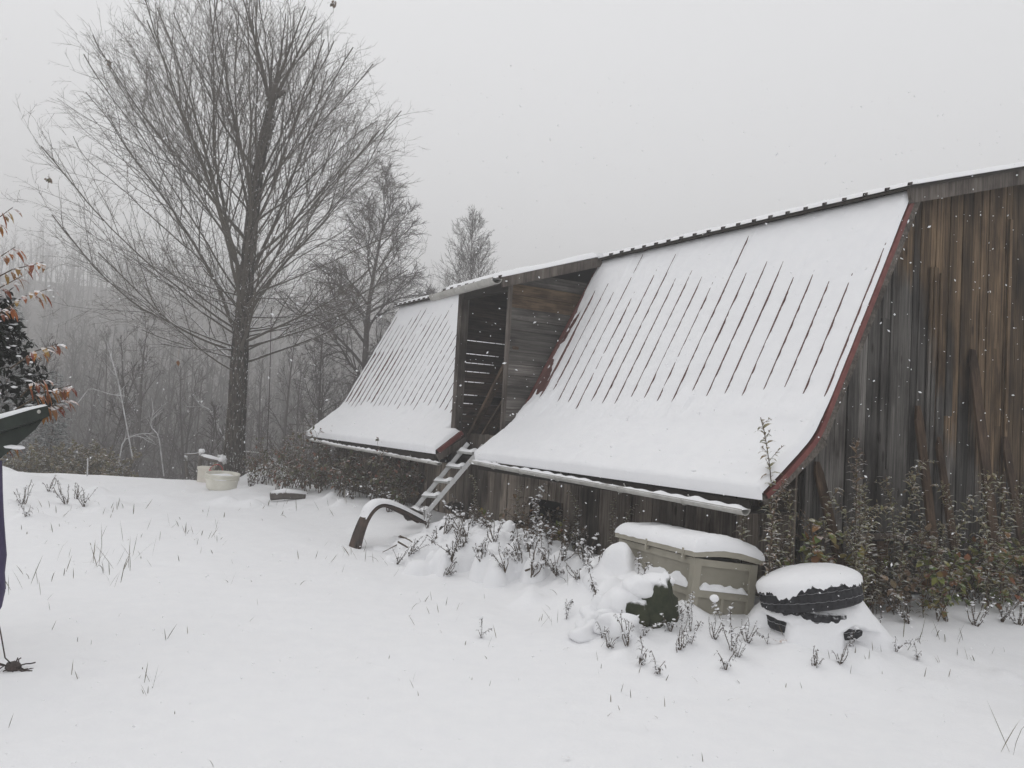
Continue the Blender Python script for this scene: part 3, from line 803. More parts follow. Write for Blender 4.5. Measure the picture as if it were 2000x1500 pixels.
def f(i, j):
    a = 2*math.pi*(i % (n-1))/(n-1); q = j/(k-1); r_ = .381*min(1, q*1.06)
    nz = mnoise.noise(Vector((math.cos(a)*2.2, math.sin(a)*2.2, 5.0)))+.5*mnoise.noise(Vector((math.cos(a)*6, math.sin(a)*6, 9.0)))+.55*mnoise.noise(Vector((math.cos(a)*19, math.sin(a)*19, 2.0)))
    z = .095+.115*(max(0, 1-(r_/.384)**2.6))**.75*(1+.10*fbm(math.cos(a)*r_, math.sin(a)*r_, 3, 2.2))
    if q > .95: z = .095-.045*(q-.95)/.05*(1+1.1*nz); r_ = .381+.004*(1-(q-.95)/.05)
    z += .002*fbm(math.cos(a)*r_, math.sin(a)*r_, 30, 1)
    return (math.cos(a)*r_, math.sin(a)*r_, z)
g.grid(f, n, k); g.build('snow', M_SNOW, t2, smooth=True)
g = MB(); n = 120; k = 22   # snow draped from the upper tyre down over the lower one
def win(a, c, w):
    d_ = abs((math.degrees(a)-c+180) % 360-180); return smooth01(1.35-d_/(w*1.5))
def f(i, j):
    a = 2*math.pi*(i % (n-1))/(n-1); q = j/(k-1); nz = mnoise.noise(Vector((math.cos(a)*2.5, math.sin(a)*2.5, q*1.5+4.1)))
    w = max(win(a, 205, 15), win(a, 303, 17)); right = max(0, math.cos(a-math.radians(340)))
    r_ = .29+(.20+.16*right**3+.05*nz)*q**.8; r_ -= w*smooth01((q-.42)/.16)*(r_-.335)
    z = (.27+.05*math.cos(a))*(1-q)**(.8+.5*right) + .012*mnoise.noise(Vector((math.cos(a)*9, math.sin(a)*9, q*9)))
    x, y = math.cos(a)*r_, math.sin(a)*r_
    return (x, y, gz(2.37+x, 6.2+y)-.27+z-.02)
g.grid(f, n, k); g.build('snow', M_SNOW, t1, smooth=True)

# ------------------------------------------------------------------ mossy stump by the box
st = empty('stump', (1.17, 6.22, .1), 'dark mossy rounded stump under thick snow in front of the storage box', 'stump')
rs = random.Random(21)
b = MB(); b.blob((0.03, 0, .17), .17, .15, .24, rs, n=20, k=12, amp=.3); b.blob((-.11, -.02, .1), .13, .11, .15, rs, n=16, k=10, amp=.3); b.build('trunk', M_MOSS, st, smooth=True)
b = MB(); b.blob((-.16, .08, .12), .2, .19, .21, rs, n=34, k=18, amp=.38); b.blob((-.36, .1, .05), .17, .16, .15, rs, n=30, k=16, amp=.4); b.blob((-.27, -.1, .03), .15, .14, .11, rs, n=30, k=16, amp=.4); b.blob((-.47, .02, -.05), .14, .14, .10, rs, n=26, k=14, amp=.4); b.blob((.02, .05, .355), .15, .12, .055, rs, n=20, k=12, amp=.2); b.blob((-.08, .03, .30), .15, .12, .09, rs, n=20, k=12, amp=.2); b.build('snow', M_SNOW, st, smooth=True)

# ------------------------------------------------------------------ heap of snowed-over brush
hp = empty('brush_heap', (-.25, 9.15, .1), 'lumpy heap of brush buried in snow below the barn wall', 'brush heap'); LO = hp.location.copy()
rh = random.Random(31); lumps = []
for i in range(230):
    t = rh.random(); x = -1.15+1.85*t+rh.gauss(0, .16); y = 9.75-1.25*t+rh.gauss(0, .33)
    core = math.exp(-((x+.2)/.75)**2)
    lumps.append((x, y, rh.uniform(.05, .12)*(1.5 if i < 22 else 1), (.07+.36*core*rh.uniform(.35, 1))*(1.0 if i < 90 else .75)))
hx0, hx1, hy0, hy1, hs_ = -1.75, 1.15, 7.6, 10.75, .022
nx, ny = int((hx1-hx0)/hs_), int((hy1-hy0)/hs_)
X, Y = np.meshgrid(np.linspace(hx0, hx1, nx), np.linspace(hy0, hy1, ny), indexing='ij')
Z = np.full(X.shape, -.06)
for x, y, r, h_ in lumps:
    q = 1-((X-x)**2+(Y-y)**2)/(r*r*1.9); zz = np.where(q > 0, h_*np.sqrt(np.maximum(q, 0))**.8, -.06); Z = np.maximum(Z, zz-.02)
for _ in range(2):
    Z[1:-1,1:-1] = (Z[1:-1,1:-1]*2+Z[:-2,1:-1]+Z[2:,1:-1]+Z[1:-1,:-2]+Z[1:-1,2:])/6
b = MB(); b.grid(lambda i, j: (X[i,j], Y[i,j], gz(X[i,j], Y[i,j])+Z[i,j]+.016*fbm(X[i,j], Y[i,j], 8, .4)-.004), nx, ny)
b.build('snow', M_SNOW, hp, off=LO, smooth=True)
b = MB()
def heapz(x, y):
    i, j = int((x-hx0)/(hx1-hx0)*(nx-1)), int((y-hy0)/(hy1-hy0)*(ny-1))
    return max(0, Z[i, j]) if 0 <= i < nx and 0 <= j < ny else 0
for i in range(26):
    x, y, r, h_ = lumps[rh.randrange(130)]; x += rh.uniform(-r, r); y -= r*rh.uniform(.3, 1.0); z = gz(x, y)+h_*rh.uniform(.2, .75)
    a = rh.uniform(0, 6.28); l = rh.uniform(.15, .5); d_ = Vector((math.cos(a), math.sin(a)*.6-.3, rh.uniform(-.5, .25)))*l
    p = Vector((x, y, z)); b = MB(); b.tube([p-d_*.6, p+Vector((rh.uniform(-.03,.03), 0, .01)), p+d_*.6], [rh.uniform(.005, .012), .008, .004], 5); b.build('stick', M_STEM, hp, off=LO)
for (px, py, rr_) in ((800,1035,.08), (868,1070,.06), (925,1015,.07), (985,1018,.055), (885,1018,.08), (1010,1055,.05)):
    p = ground_at(px, py); p.z += .12; p = p + Vector((0, .15, .06)); b = MB(); b.blob(p, rr_*1.6, rr_, rr_, rh, n=12, k=8); b.build('dark_lump', M_DARKW, hp, off=LO, smooth=True)  # dark lumps set in among the snow lumps

# ------------------------------------------------------------------ trees
def rot_dir(d, ang, roll):
    s, t = perp(d); return (d*math.cos(ang) + (s*math.cos(roll)+t*math.sin(roll))*math.sin(ang)).normalized()
def wander(p, d, L_, n, rng, jit, lift):
    pts = [Vector(p)]; d = Vector(d)
    for i in range(n):
        d = (d + Vector((rng.gauss(0, jit), rng.gauss(0, jit), rng.gauss(0, jit)+lift))).normalized(); pts.append(pts[-1]+d*(L_/n))
    return pts
def pt_on(pts, t):
    q = t*(len(pts)-1); i = min(int(q), len(pts)-2); return pts[i].lerp(pts[i+1], q-i), (pts[i+1]-pts[i]).normalized()
def env_len(p, d, env):
    """how far from p along d the crown's outline reaches (the last point still inside it)"""
    c, ax, az, azl = env; best = .5
    for k in range(1, 70):
        L_ = k*.15; r = p+d*L_-c; kz = az if r.z > 0 else azl
        if (r.x/ax)**2+(r.y/ax)**2+(r.z/kz)**2 < 1: best = L_
    return best

# the big maple
T0 = Vector((-6.18, 18.0, -.12))
tree = empty('bare_tree', T0, 'biggest bare tree, wide fan crown and mossy trunk standing at the crest', 'tree'); LO = T0.copy()
rt = random.Random(4)
S = 18.0/17.5
trunk = [at_y(455, 945, 18), at_y(460, 850, 18), at_y(466, 740, 18), at_y(472, 640, 18), at_y(482, 540, 18), at_y(490, 450, 18), at_y(502, 350, 18), at_y(516, 265, 18), at_y(533, 190, 18)]
trunk[0].z = -.2
trad = [.29, .215, .2, .185, .165, .155, .138, .108, .075]
def resample(pts, rad, n):
    P, Q = [], []
    for i in range(n+1):
        q = i/n*(len(pts)-1); k = min(int(q), len(pts)-2); f_ = q-k; P.append(pts[k].lerp(pts[k+1], f_)); Q.append(rad[k]*(1-f_)+rad[k+1]*f_)
    return P, Q
tp, tr_ = resample(trunk, trad, 40)
tp = [p+Vector((rt.gauss(0,.006), rt.gauss(0,.006), 0)) for p in tp]
b = MB(); b.tube(tp, tr_, 28, ridge=.10, rng=rt)
for a in range(6):   # root flare
    an = a*1.05+.3; b.tube([T0+Vector((math.cos(an)*.12, math.sin(an)*.12, .62)), T0+Vector((math.cos(an)*.25, math.sin(an)*.25, .22)), T0+Vector((math.cos(an)*.46, math.sin(an)*.46, -.12))], [.12,.13,.08], 8)
b.tube([tp[-1], at_y(556, 178, 18)], [.085, .05], 9)   # broken stub
b.build('trunk', M_BARK, tree, off=LO, smooth=True)
ENV = (at_y(442, 440, 18), 4.6, 5.3, 3.8)
limbs = MB(); twigs = MB(); stats = [0,0,0]
def twig4(p, d, L_, r, lv):
    pts = wander(p, d, L_, 3 if lv == 0 else 2, rt, .13, .03); rad = [r, r*.8, r*.65, r*.5][:len(pts)]
    twigs.tube(pts, rad, 3, cap=False); stats[lv] += 1
    if lv < 1:
        for k in range(max(2, int(L_/.11))):
            q, dd = pt_on(pts, rt.uniform(.12, 1)); twig4(q, rot_dir(dd, rt.uniform(.45, .95), rt.uniform(0, 6.28)), rt.uniform(.08, .22), .0024, 1)
def sub(p, d, L_, r, depth):
    n = max(4, int(L_/.22)); pts = wander(p, d, L_, n, rt, .075, .018); rad = [r*(1-.72*i/n) for i in range(n+1)]
    limbs.tube(pts, rad, 4, cap=False)
    step = .26
    k = int(L_/step)
    for i in range(k):
        t = .12+.88*(i+rt.random())/k; q, dd = pt_on(pts, min(t, 1)); 
        if depth > 0 and rt.random() < .22 and L_ > .9:
            l2 = min(L_*(1-t)*.8+.35, env_len(q, dd, ENV)*.75+.1); sub(q, rot_dir(dd, rt.uniform(.35, .7), rt.uniform(0, 6.28)), max(.4, l2), r*(1-.7*t)*.6, depth-1)
        else: twig4(q, rot_dir(dd, rt.uniform(.4, .85), rt.uniform(0, 6.28)), rt.uniform(.2, .55), .0038, 0)
def limb(p, d, r, bend, Lmax=None):
    L_ = env_len(p, d, ENV)
    if Lmax: L_ = min(L_, Lmax)
    n = max(6, int(L_/.3)); pts = wander(p, d, L_, n, rt, .045, bend); rad = [max(.012, r*(1-.86*(i/n)**.8)) for i in range(n+1)]
    limbs.tube(pts, rad, 7, cap=False)
    k = int(L_/.42); roll = rt.uniform(0, 6.28)
    for i in range(k):
        t = .22+.77*(i+.5*rt.random())/k; q, dd = pt_on(pts, t); roll += 2.4+rt.uniform(-.5, .5)
        nd = rot_dir(dd, rt.uniform(.32, .62), roll); nd = (nd+Vector((0,0,.12))).normalized()
        l2 = min(env_len(q, nd, ENV)*.88+rt.uniform(0, .2), .35+L_*(1-t)*.62+rt.uniform(0, .5))
        sub(q, nd, max(.4, l2), max(.008, rad[min(n, int(t*n))]*.5), 1)
az = 0.0
nl_ = 44
for i in range(nl_):
    t = i/(nl_-1); hz = 2.35+4.7*t**1.1
    for k in range(len(tp)-1):
        if tp[k].z <= hz <= tp[k+1].z: break
    p = tp[k].lerp(tp[k+1], .5); az += 2.39996+rt.uniform(-.35, .35)
    el = R(rt.uniform(10, 30)) if i < 12 else R(24+30*t+rt.uniform(-8, 22))
    d = Vector((math.cos(az)*math.cos(el), math.sin(az)*math.cos(el), math.sin(el)))
    limb(p, d, rt.uniform(.021, .038)*(1 if i % 4 else 1.4), .03 if i < 12 else .018)
for i in range(5):   # steep co-leaders beside the trunk
    hz = rt.uniform(2.7, 4.6); k = min(range(len(tp)), key=lambda q: abs(tp[q].z-hz)); a = rt.uniform(0, 6.28); el = R(rt.uniform(62, 78))
    limb(tp[k], Vector((math.cos(a)*math.cos(el), math.sin(a)*math.cos(el), math.sin(el))), rt.uniform(.04, .055), .004)
for i in range(6):
    a = i*1.1; el = R(rt.uniform(55, 84)); limb(tp[-2], Vector((math.cos(a)*math.cos(el), math.sin(a)*math.cos(el), math.sin(el))), .055, .005)
for i in range(12):   # long low limbs sweeping out
    a = .55*i+rt.uniform(-.2, .2); el = R(rt.uniform(8, 26)); limb(tp[13+i % 6], Vector((math.cos(a)*math.cos(el), math.sin(a)*math.cos(el), math.sin(el))), rt.uniform(.022, .034), .03, rt.uniform(2.2, 3.9))
for i in range(7):   # low thin drooping twiggy limbs
    a = rt.uniform(0, 6.28); limb(tp[12+i], Vector((math.cos(a), math.sin(a), rt.uniform(-.25, .15))).normalized(), .022, .03, rt.uniform(1.0, 2.4))
limbs.build('branches', M_LIMB, tree, off=LO, smooth=True)
twigs.build('twigs', M_TWIG, tree, off=LO)
for (px, py, r_) in ((652, 6, .07), (95, 348, .05), (214, 121, .05)):
    b = MB(); c = at_y(px, py, 18)
    for k in range(16): b.leaf(c+Vector((rt.gauss(0,r_*.6), rt.gauss(0,r_*.6), rt.gauss(0,r_*.6))), (rt.uniform(-1,1), rt.uniform(-1,1), rt.uniform(-1,.2)), .1, .05, .3, rt)
    b.tube([c+Vector((0,0,-.25)), c, c+Vector((0,0,.1))], .005, 3); b.build('leaf_cluster', M_LF_DRY, tree, off=LO)
b = MB(); c = at_y(348, 704, 17.6); b.leaf(c, (.1,0,-1), .13, .09, .1, rt); b.leaf(c, (-.3,.2,-1), .1, .06, .1, rt); b.leaf(c+Vector((0,0,.3)), (0,0,-1), .3, .006, 0, rt); b.build('leaf_cluster', M_LF_RED, tree, off=LO)
b = MB(); b.tube([at_y(530, 600, 17.7), at_y(527, 740, 17.7), at_y(523, 850, 17.7), at_y(519, 935, 17.7)], .009, 4)
tag(b.build('wire', M_DARKMET, off=at_y(519, 935, 17.7)), 'thin dark wire hanging straight down right of the big tree trunk', 'wire')

def gen_tree(H, spread, seed, nl, ns, nt_, droop=0.0, clear=.3, gnarl=.09, tw=.011, trunk_r=None, lean=(0,0), el0=25, el1=70):
    """a smaller bare tree round the origin: returns (trunk mesh builder, crown mesh builder)"""
    g = random.Random(seed); tr = MB(); cr_ = MB(); r0 = trunk_r or H*.014
    n = 12; P = []; q = Vector((0,0,-.4)); d = Vector((lean[0], lean[1], 1)).normalized()
    for i in range(n+1): P.append(q.copy()); d = (d+Vector((g.gauss(0,.03), g.gauss(0,.03), .02))).normalized(); q = q+d*(H*.95/n)
    Q = [max(.012, r0*(1-.93*i/n)) for i in range(n+1)]; tr.tube(P, Q, 7)
    a = g.uniform(0, 6.28)
    for i in range(nl):
        t = clear+(1-clear)*(i+g.random())/nl; p, dd = pt_on(P, min(t, .985)); a += 2.4+g.uniform(-.4, .4); el = R(el0+(el1-el0)*t+g.uniform(-12, 12))
        d = Vector((math.cos(a)*math.cos(el), math.sin(a)*math.cos(el), math.sin(el)))
        L_ = spread*(1.15-.75*((t-clear)/(1-clear)))*g.uniform(.75, 1.1); r = max(.016, r0*(1-.9*t)*.5)
        pts = wander(p, d, L_, 6, g, gnarl, .03-droop); cr_.tube(pts, [max(tw, r*(1-.8*k/6)) for k in range(7)], 4, cap=False)
        for j in range(ns):
            s = .15+.85*(j+g.random())/ns; p2, d2_ = pt_on(pts, min(1, s)); nd = rot_dir(d2_, g.uniform(.4, .8), g.uniform(0, 6.28)); l2 = L_*(.5*(1-s)+.2)*g.uniform(.7, 1.2)
            p3 = wander(p2, nd, l2, 4, g, gnarl*1.3, .02-droop*1.5); cr_.tube(p3, [max(tw*.75, r*.4*(1-.7*k/4)) for k in range(5)], 3, cap=False)
            for k in range(nt_):
                p4, d4 = pt_on(p3, g.uniform(.15, 1)); l4 = l2*g.uniform(.22, .5)
                cr_.tube(wander(p4, rot_dir(d4, g.uniform(.4, .9), g.uniform(0, 6.28)), l4, 2, g, gnarl*1.5, -droop), [tw*.6, tw*.5, tw*.35], 3, cap=False)
    return tr, cr_
def place_tree(name, loc, label, gen, m, group=None, cat='tree'):
    o = empty(name, loc, label, cat, group); gen[0].build('trunk', m, o, smooth=True); gen[1].build('crown', m, o); return o
p = at_y(706, 820, 27); p.z = -1.5
place_tree('bare_tree', p, 'gnarled medium bare tree behind the far end of the barn roof', gen_tree(11.4, 3.5, 12, 26, 18, 14, .04, .34, .14, .0095, .2, (.045, 0), 8, 60), M_FAR)
p = at_y(650, 820, 30); p.z = -3
place_tree('bare_tree', p, 'thin bare tree leaning left between the big tree and the barn', gen_tree(8.5, 1.9, 15, 14, 12, 10, .03, .45, .12, .009, .13, (-.16, 0), 20, 60), M_FAR)
p = at_y(922, 720, 36); p.z = 0.5
place_tree('bare_tree', p, 'slim pale bare sapling tree rising behind the barn dormer', gen_tree(10.6, 2.9, 18, 26, 13, 9, -.005, .5, .08, .0085, .09, (0,0), 34, 72), M_FAR)
p = at_y(860, 700, 33); p.z = -.8
place_tree('bare_tree', p, 'low twiggy bare tree behind the dormer gutter', gen_tree(7.6, 2.8, 19, 20, 14, 10, .02, .45, .12, .009, .12, (0,0), 18, 60), M_FAR)
# woods in the hollow: individual trees
protos = []
for k in range(6): protos.append(gen_tree(12.5+k*.6, 1.9+.2*(k % 3), 40+k, 17, 7, 5, .005, .34, .08, .012, .15+.02*(k % 3), (0,0), 25, 66))
rw = random.Random(77); made = []
def wood_pos(y0, y1):
    y = rw.uniform(y0, y1); x = y*rw.uniform(-.72, -.05); return x, y
for i in range(135):
    x, y = wood_pos(34, 78) if i > 45 else wood_pos(31, 46)
    k = i % 6
    if i < 6:
        o = empty('woodland_tree', (x, y, gz(x, y)), 'bare hazy woodland tree on the slope beyond the crest', 'tree', 'bare trees in the hazy woods')
        protos[k][0].build('trunk', M_WOODS, o, smooth=True); protos[k][1].build('crown', M_WOODS, o); made.append(o)
    else:
        o = copy_tree(made[k]); o.location = (x, y, gz(x, y))
    s = rw.uniform(.6, 1.0); o.scale = (s, s, s*rw.uniform(.9, 1.1)); o.rotation_euler = (0, 0, rw.uniform(0, 6.28))
sap = [gen_tree(5.6+k*.5, 1.3, 60+k, 20, 7, 5, .004, .12, .1, .010, .05, (.05*k, 0), 25, 70) for k in range(4)]; mades = []
for i in range(110):
    x, y = wood_pos(25, 52); k = i % 4
    if i < 4:
        o = empty('woodland_sapling', (x, y, gz(x, y)), 'thin bare sapling in the hazy hollow beyond the crest', 'sapling', 'thin saplings in the hazy hollow')
        sap[k][0].build('trunk', M_FAR, o, smooth=True); sap[k][1].build('crown', M_FAR, o); mades.append(o)
    else:
        o = copy_tree(mades[k]); o.location = (x, y, gz(x, y))
    s = rw.uniform(.7, 1.25); o.scale = (s, s, s); o.rotation_euler = (0, 0, rw.uniform(0, 6.28))
# woods farther up the hill: one mass
lows = []
for k in range(5):
    t_, c_ = gen_tree(13.5, 2.2, 80+k, 13, 5, 3, 0, .3, .08, .02, .17, (0,0), 25, 66)
    V_ = np.array(t_.v+c_.v); F_ = np.array([f_ for f_ in t_.f if len(f_) == 4]+[tuple(q+len(t_.v) for q in f_) for f_ in c_.f]); lows.append((V_, F_))
VV, FF, off = [], [], 0
for i in range(900):
    y = 62+200*rw.random()**1.35; x = y*rw.uniform(-.8, .12); V_, F_ = lows[i % 5]; s = rw.uniform(.75, 1.2); a = rw.uniform(0, 6.28)
    c_, s_ = math.cos(a)*s, math.sin(a)*s
    W_ = np.stack([V_[:,0]*c_-V_[:,1]*s_+x, V_[:,0]*s_+V_[:,1]*c_+y, V_[:,2]*s+gz(x, y)], 1); VV.append(W_); FF.append(F_+off); off += len(V_)
VV = np.concatenate(VV).astype(np.float32); FF = np.concatenate(FF).astype(np.int32)
me = bpy.data.meshes.new('distant_woods'); me.vertices.add(len(VV)); me.vertices.foreach_set('co', VV.ravel())
me.loops.add(FF.size); me.loops.foreach_set('vertex_index', FF.ravel()); me.polygons.add(len(FF))
me.polygons.foreach_set('loop_start', np.arange(0, FF.size, 4, dtype=np.int32)); me.polygons.foreach_set('loop_total', np.full(len(FF), 4, dtype=np.int32))
me.update(calc_edges=True); me.materials.append(M_WOODS)
o = bpy.data.objects.new('distant_woods', me); COL.objects.link(o)
tag(o, 'distant mass of bare woods fading into the snowy haze', 'woods', kind='stuff')
# snow-laden saplings bent in the hollow
for i, (px, py, px2, py2, lab) in enumerate(((705, 560, 700, 745, ''),)): pass
rsap = random.Random(8)
for i, (pts_, lab) in enumerate((([(225,940),(240,860),(268,848),(300,846)], 'white snow coated sapling arching low beside the olive bush'),
                            ([(260,900),(232,750),(208,665)], 'pale snow coated sapling leaning left in the woods'),
                            ([(320,930),(310,850),(293,832),(300,800)], 'snow coated forked sapling left of the wooden frame'),
                            ([(470,880),(510,885),(545,900),(580,935)], 'snow coated branch drooping right of the big trunk'),
                            ([(445,870),(410,800),(390,790)], 'snow coated sapling bending left of the big trunk'),
                            ([(150,790),(175,757),(215,770),(250,775)], 'snow coated twig reaching right above the olive bush'))):
    y = 24+i*1.3; P = [at_y(a_, b_, y) for a_, b_ in pts_]; P, Q = resample(P, [.022, .018, .014, .01][:len(P)], 10)
    b = MB(); b.tube(P, Q, 5)
    for k in range(7):
        q, dd = pt_on(P, rsap.uniform(.3, 1)); b.tube(wander(q, rot_dir(dd, .6, rsap.uniform(0, 6.28)), rsap.uniform(.3, .8), 3, rsap, .1, -.03), [.009,.008,.007,.005], 3)
    ov = P[0].copy(); tag(b.build('sapling', M_WHITETWIG, off=ov), lab, 'sapling')

# ------------------------------------------------------------------ low plants
def frame_of(rng): return rng.uniform(0, 6.28)
def goldenrod(h, seed, bend=.3, leafm=None, plume=True, dens=1.0):
    g = random.Random(seed); st_ = MB(); lf = MB(); a = g.uniform(0, 6.28)
    P = [Vector((0,0,-.05))]; d = Vector((math.cos(a)*.08, math.sin(a)*.08, 1)).normalized(); n = 12
    for i in range(n):
        k = max(0, (i-6)/6); d = (d+Vector((math.cos(a)*bend*k*.5+g.gauss(0,.025), math.sin(a)*bend*k*.5+g.gauss(0,.025), -bend*k*.5))).normalized(); P.append(P[-1]+d*(h/n))
    st_.tube(P, [.005*(1-.6*i/n)+.0008 for i in range(n+1)], 5)
    m_ = int(h*56*dens); ro = g.uniform(0, 6.28)
    for i in range(m_):
        t = .12+.86*(i+g.random())/m_; p, dd = pt_on(P, t); ro += 2.4; l = (.12*(1-.4*t))*g.uniform(.6, 1.25)
        nd = rot_dir(dd, g.uniform(.7, 1.35), ro); lf.leaf(p, nd, l, .023*g.uniform(.7, 1.3), g.uniform(.25, .75), g, seg=3)
    if plume:
        for j in range(7):
            t = .74+.26*j/7; p, dd = pt_on(P, t); q = wander(p, rot_dir(dd, g.uniform(.5, .9), g.uniform(0, 6.28)), g.uniform(.07, .18)*(1.3-t*.6), 3, g, .1, -.08)
            st_.tube(q, .0016, 3)
            for k in range(16):
                pp, d2_ = pt_on(q, g.random()); lf.leaf(pp, rot_dir(d2_, g.uniform(.5, 1.3), g.uniform(0, 6.28)), g.uniform(.012, .03), .008, .2, g, seg=2)
    return st_, lf
def bramble(h, seed, canes=5, leafw=.05):
    g = random.Random(seed); st_ = MB(); lf = MB()
    for c in range(canes):
        a = g.uniform(0, 6.28); hh = h*g.uniform(.55, 1.05); P = [Vector((g.gauss(0,.05), g.gauss(0,.05), -.04))]; d = Vector((math.cos(a)*.3, math.sin(a)*.3, 1)).normalized(); n = 10
        for i in range(n): d = (d+Vector((math.cos(a)*.05+g.gauss(0,.05), math.sin(a)*.05+g.gauss(0,.05), -.06*i/n*3))).normalized(); P.append(P[-1]+d*(hh/n))
        st_.tube(P, [.0045*(1-.6*i/n)+.001 for i in range(n+1)], 4)
        for i in range(int(hh*17)):
            p, dd = pt_on(P, g.uniform(.2, 1)); q = wander(p, rot_dir(dd, g.uniform(.7, 1.2), g.uniform(0, 6.28)), g.uniform(.03, .09), 2, g, .15, -.05); st_.tube(q, .0014, 3, cap=False)
            for k in range(g.choice((1, 3, 3))):
                lf.leaf(q[-1], rot_dir((q[-1]-q[0]).normalized(), g.uniform(.1, 1.0), g.uniform(0, 6.28)), g.uniform(.055, .11), leafw*g.uniform(.7, 1.3), g.uniform(.2, .6), g, seg=3)
    return st_, lf
def deadweed(h, seed, kind=0):
    """small frost-killed weed crusted with snow; kind 0 leafy stalk, 1 seedy bush, 2 capped stalk"""
    g = random.Random(seed); st_ = MB(); lf = MB(); sn = MB(); a = g.uniform(0, 6.28)
    for c in range({0: 2, 1: 7, 2: 3}[kind]):
        a += 2.1; hh = h*(1 if c == 0 else g.uniform(.5, .9)); sp = .12 if kind != 1 else .45
        P = [Vector((0,0,-.03))]; d = Vector((math.cos(a)*sp*g.random(), math.sin(a)*sp*g.random(), 1)).normalized()
        for i in range(6): d = (d+Vector((g.gauss(0,.17), g.gauss(0,.17), 0))).normalized(); P.append(P[-1]+d*(hh/6))
        st_.tube(P, [.0042-.0004*i for i in range(7)], 4)
        for i in range(int(hh*(85 if kind != 1 else 60))):
            t = g.uniform(.2, 1); p, dd = pt_on(P, t)
            lf.leaf(p, rot_dir(dd, g.uniform(.6, 1.5), g.uniform(0, 6.28)), g.uniform(.025, .06) if kind != 1 else g.uniform(.01, .025), g.uniform(.008, .02), g.uniform(.4, 1.0), g, seg=3)
            if g.random() < .2: sn.blob(p+Vector((g.gauss(0,.008), g.gauss(0,.008), .004)), g.uniform(.006, .02), g.uniform(.006, .016), g.uniform(.004, .008), g, n=6, k=4, amp=.4)
        if kind == 2 and c == 0: sn.blob(P[-1]+Vector((0,0,.01)), .034, .032, .027, g, n=10, k=7)
    return st_, lf, sn
def plant_obj(name, loc, parts, mats, label, cat, group):
    o = empty(name, loc, label, cat, group)
    for (nm, mb), m_ in zip(parts, mats):
        if mb.f: mb.build(nm, m_, o, smooth=(nm == 'snow'), kind='stuff' if nm == 'snow' else None)
    return o
# goldenrods along the gable wall
rg = random.Random(15)
G = []
for k in range(8):
    st_, lf = goldenrod((1.15, 1.4, 1.0, 1.25, .8, 1.4, 1.1, .65)[k], 100+k, rg.uniform(.25, .6), plume=k != 2 and k != 6)
    G.append(([('stem', st_), ('leaves', lf)], [M_STEM, (M_LF_GOLD, M_LF_DRY, M_LF_GOLD, M_LF_GOLD, M_LF_DRY, M_LF_GOLD, M_LF_GOLD, M_LF_DRY)[k]]))
gold = [None]*8
def put_gold(k, loc, rz, s, label, group):
    if gold[k] is None: gold[k] = o = plant_obj('goldenrod', loc, *G[k], label, 'weed', group)
    else:
        o = copy_tree(gold[k]); o.location = loc; o['label'] = label
        if group: o['group'] = group
        elif 'group' in o: del o['group']
    o.rotation_euler = (0, 0, rz); o.scale = (s, s, s)
    return o
def gl(v, u): 
    p = B(v, u, 0); return Vector((p.x, p.y, gz(p.x, p.y)-.02))
put_gold(5, gl(-.50, -.22), 2.6, 1.2, 'tallest goldenrod, pale leaves against the white roof snow', None)
put_gold(1, gl(.28, -.35), 4.0, 1.1, 'tall goldenrod with nodding tip beside the red roof edge', None)
put_gold(3, gl(.75, -.45), .4, 1.15, 'tall leaning goldenrod standing left of the hatch in the gable wall', None)
put_gold(0, gl(1.75, -.4), 1.1, 1.05, 'goldenrod with a snowy white plume right of the hatch', None)
for i, (v, u, k, s_) in enumerate(((-.58, .02, 0, .95), (-.42, -.3, 3, .9), (-.66, -.28, 1, .85), (-.3, -.15, 6, 1.0), (.05, -.25, 2, 1.15), (.5, -.3, 0, 1.05), (.95, -.3, 3, 1.0), (1.3, -.35, 5, .9), (2.15, -.4, 3, 1.0), (2.7, -.35, 0, 1.0), (3.1, -.4, 1, .95))):
    put_gold(k, gl(v, u), i*1.3, s_, 'tall olive leaved goldenrod standing out above the thicket', 'tall goldenrods above the thicket')
GG = 'dry goldenrods along the gable wall'
for i in range(52):
    v = rg.uniform(-.4, 3.6); u = -rg.uniform(.08, .75) if v > 0 else rg.uniform(-.6, .1)
    put_gold(rg.choice((2, 4, 6, 7, 7, 4, 6, 0)), gl(v, u), rg.uniform(0, 6.28), rg.choice((rg.uniform(.45, .8), rg.uniform(.6, 1.2))), 'dry tan and olive goldenrod in the thicket along the gable wall', GG)
Bm = []
for k in range(5):
    st_, lf = bramble((.85, 1.1, .65, .95, .55)[k], 200+k, 5, .055); Bm.append(([('canes', st_), ('leaves', lf)], [M_STEM, (M_LF_GREEN, M_LF_GREEN, M_LF_DRY, M_LF_DRY, M_LF_GREEN)[k]]))
bram = [None]*5
def put_bram(k, loc, rz, s, label, group):
    if bram[k] is None: bram[k] = o = plant_obj('bramble', loc, *Bm[k], label, 'bramble', group)
    else:
        o = copy_tree(bram[k]); o.location = loc; o['label'] = label; o['group'] = group
    o.rotation_euler = (0, 0, rz); o.scale = (s, s, s)
for i in range(27):
    k = i % 5; put_bram(k, gl(rg.uniform(-.3, 3.7), -rg.uniform(.1, .75)), rg.uniform(0, 6.28), rg.uniform(.7, 1.1),
                        ('green leaved bramble in the thicket along the gable wall' if k in (0, 1, 4) else 'brown leaved bramble in the thicket along the gable wall'), 'green brambles along the gable wall' if k in (0, 1, 4) else 'brown brambles along the gable wall')
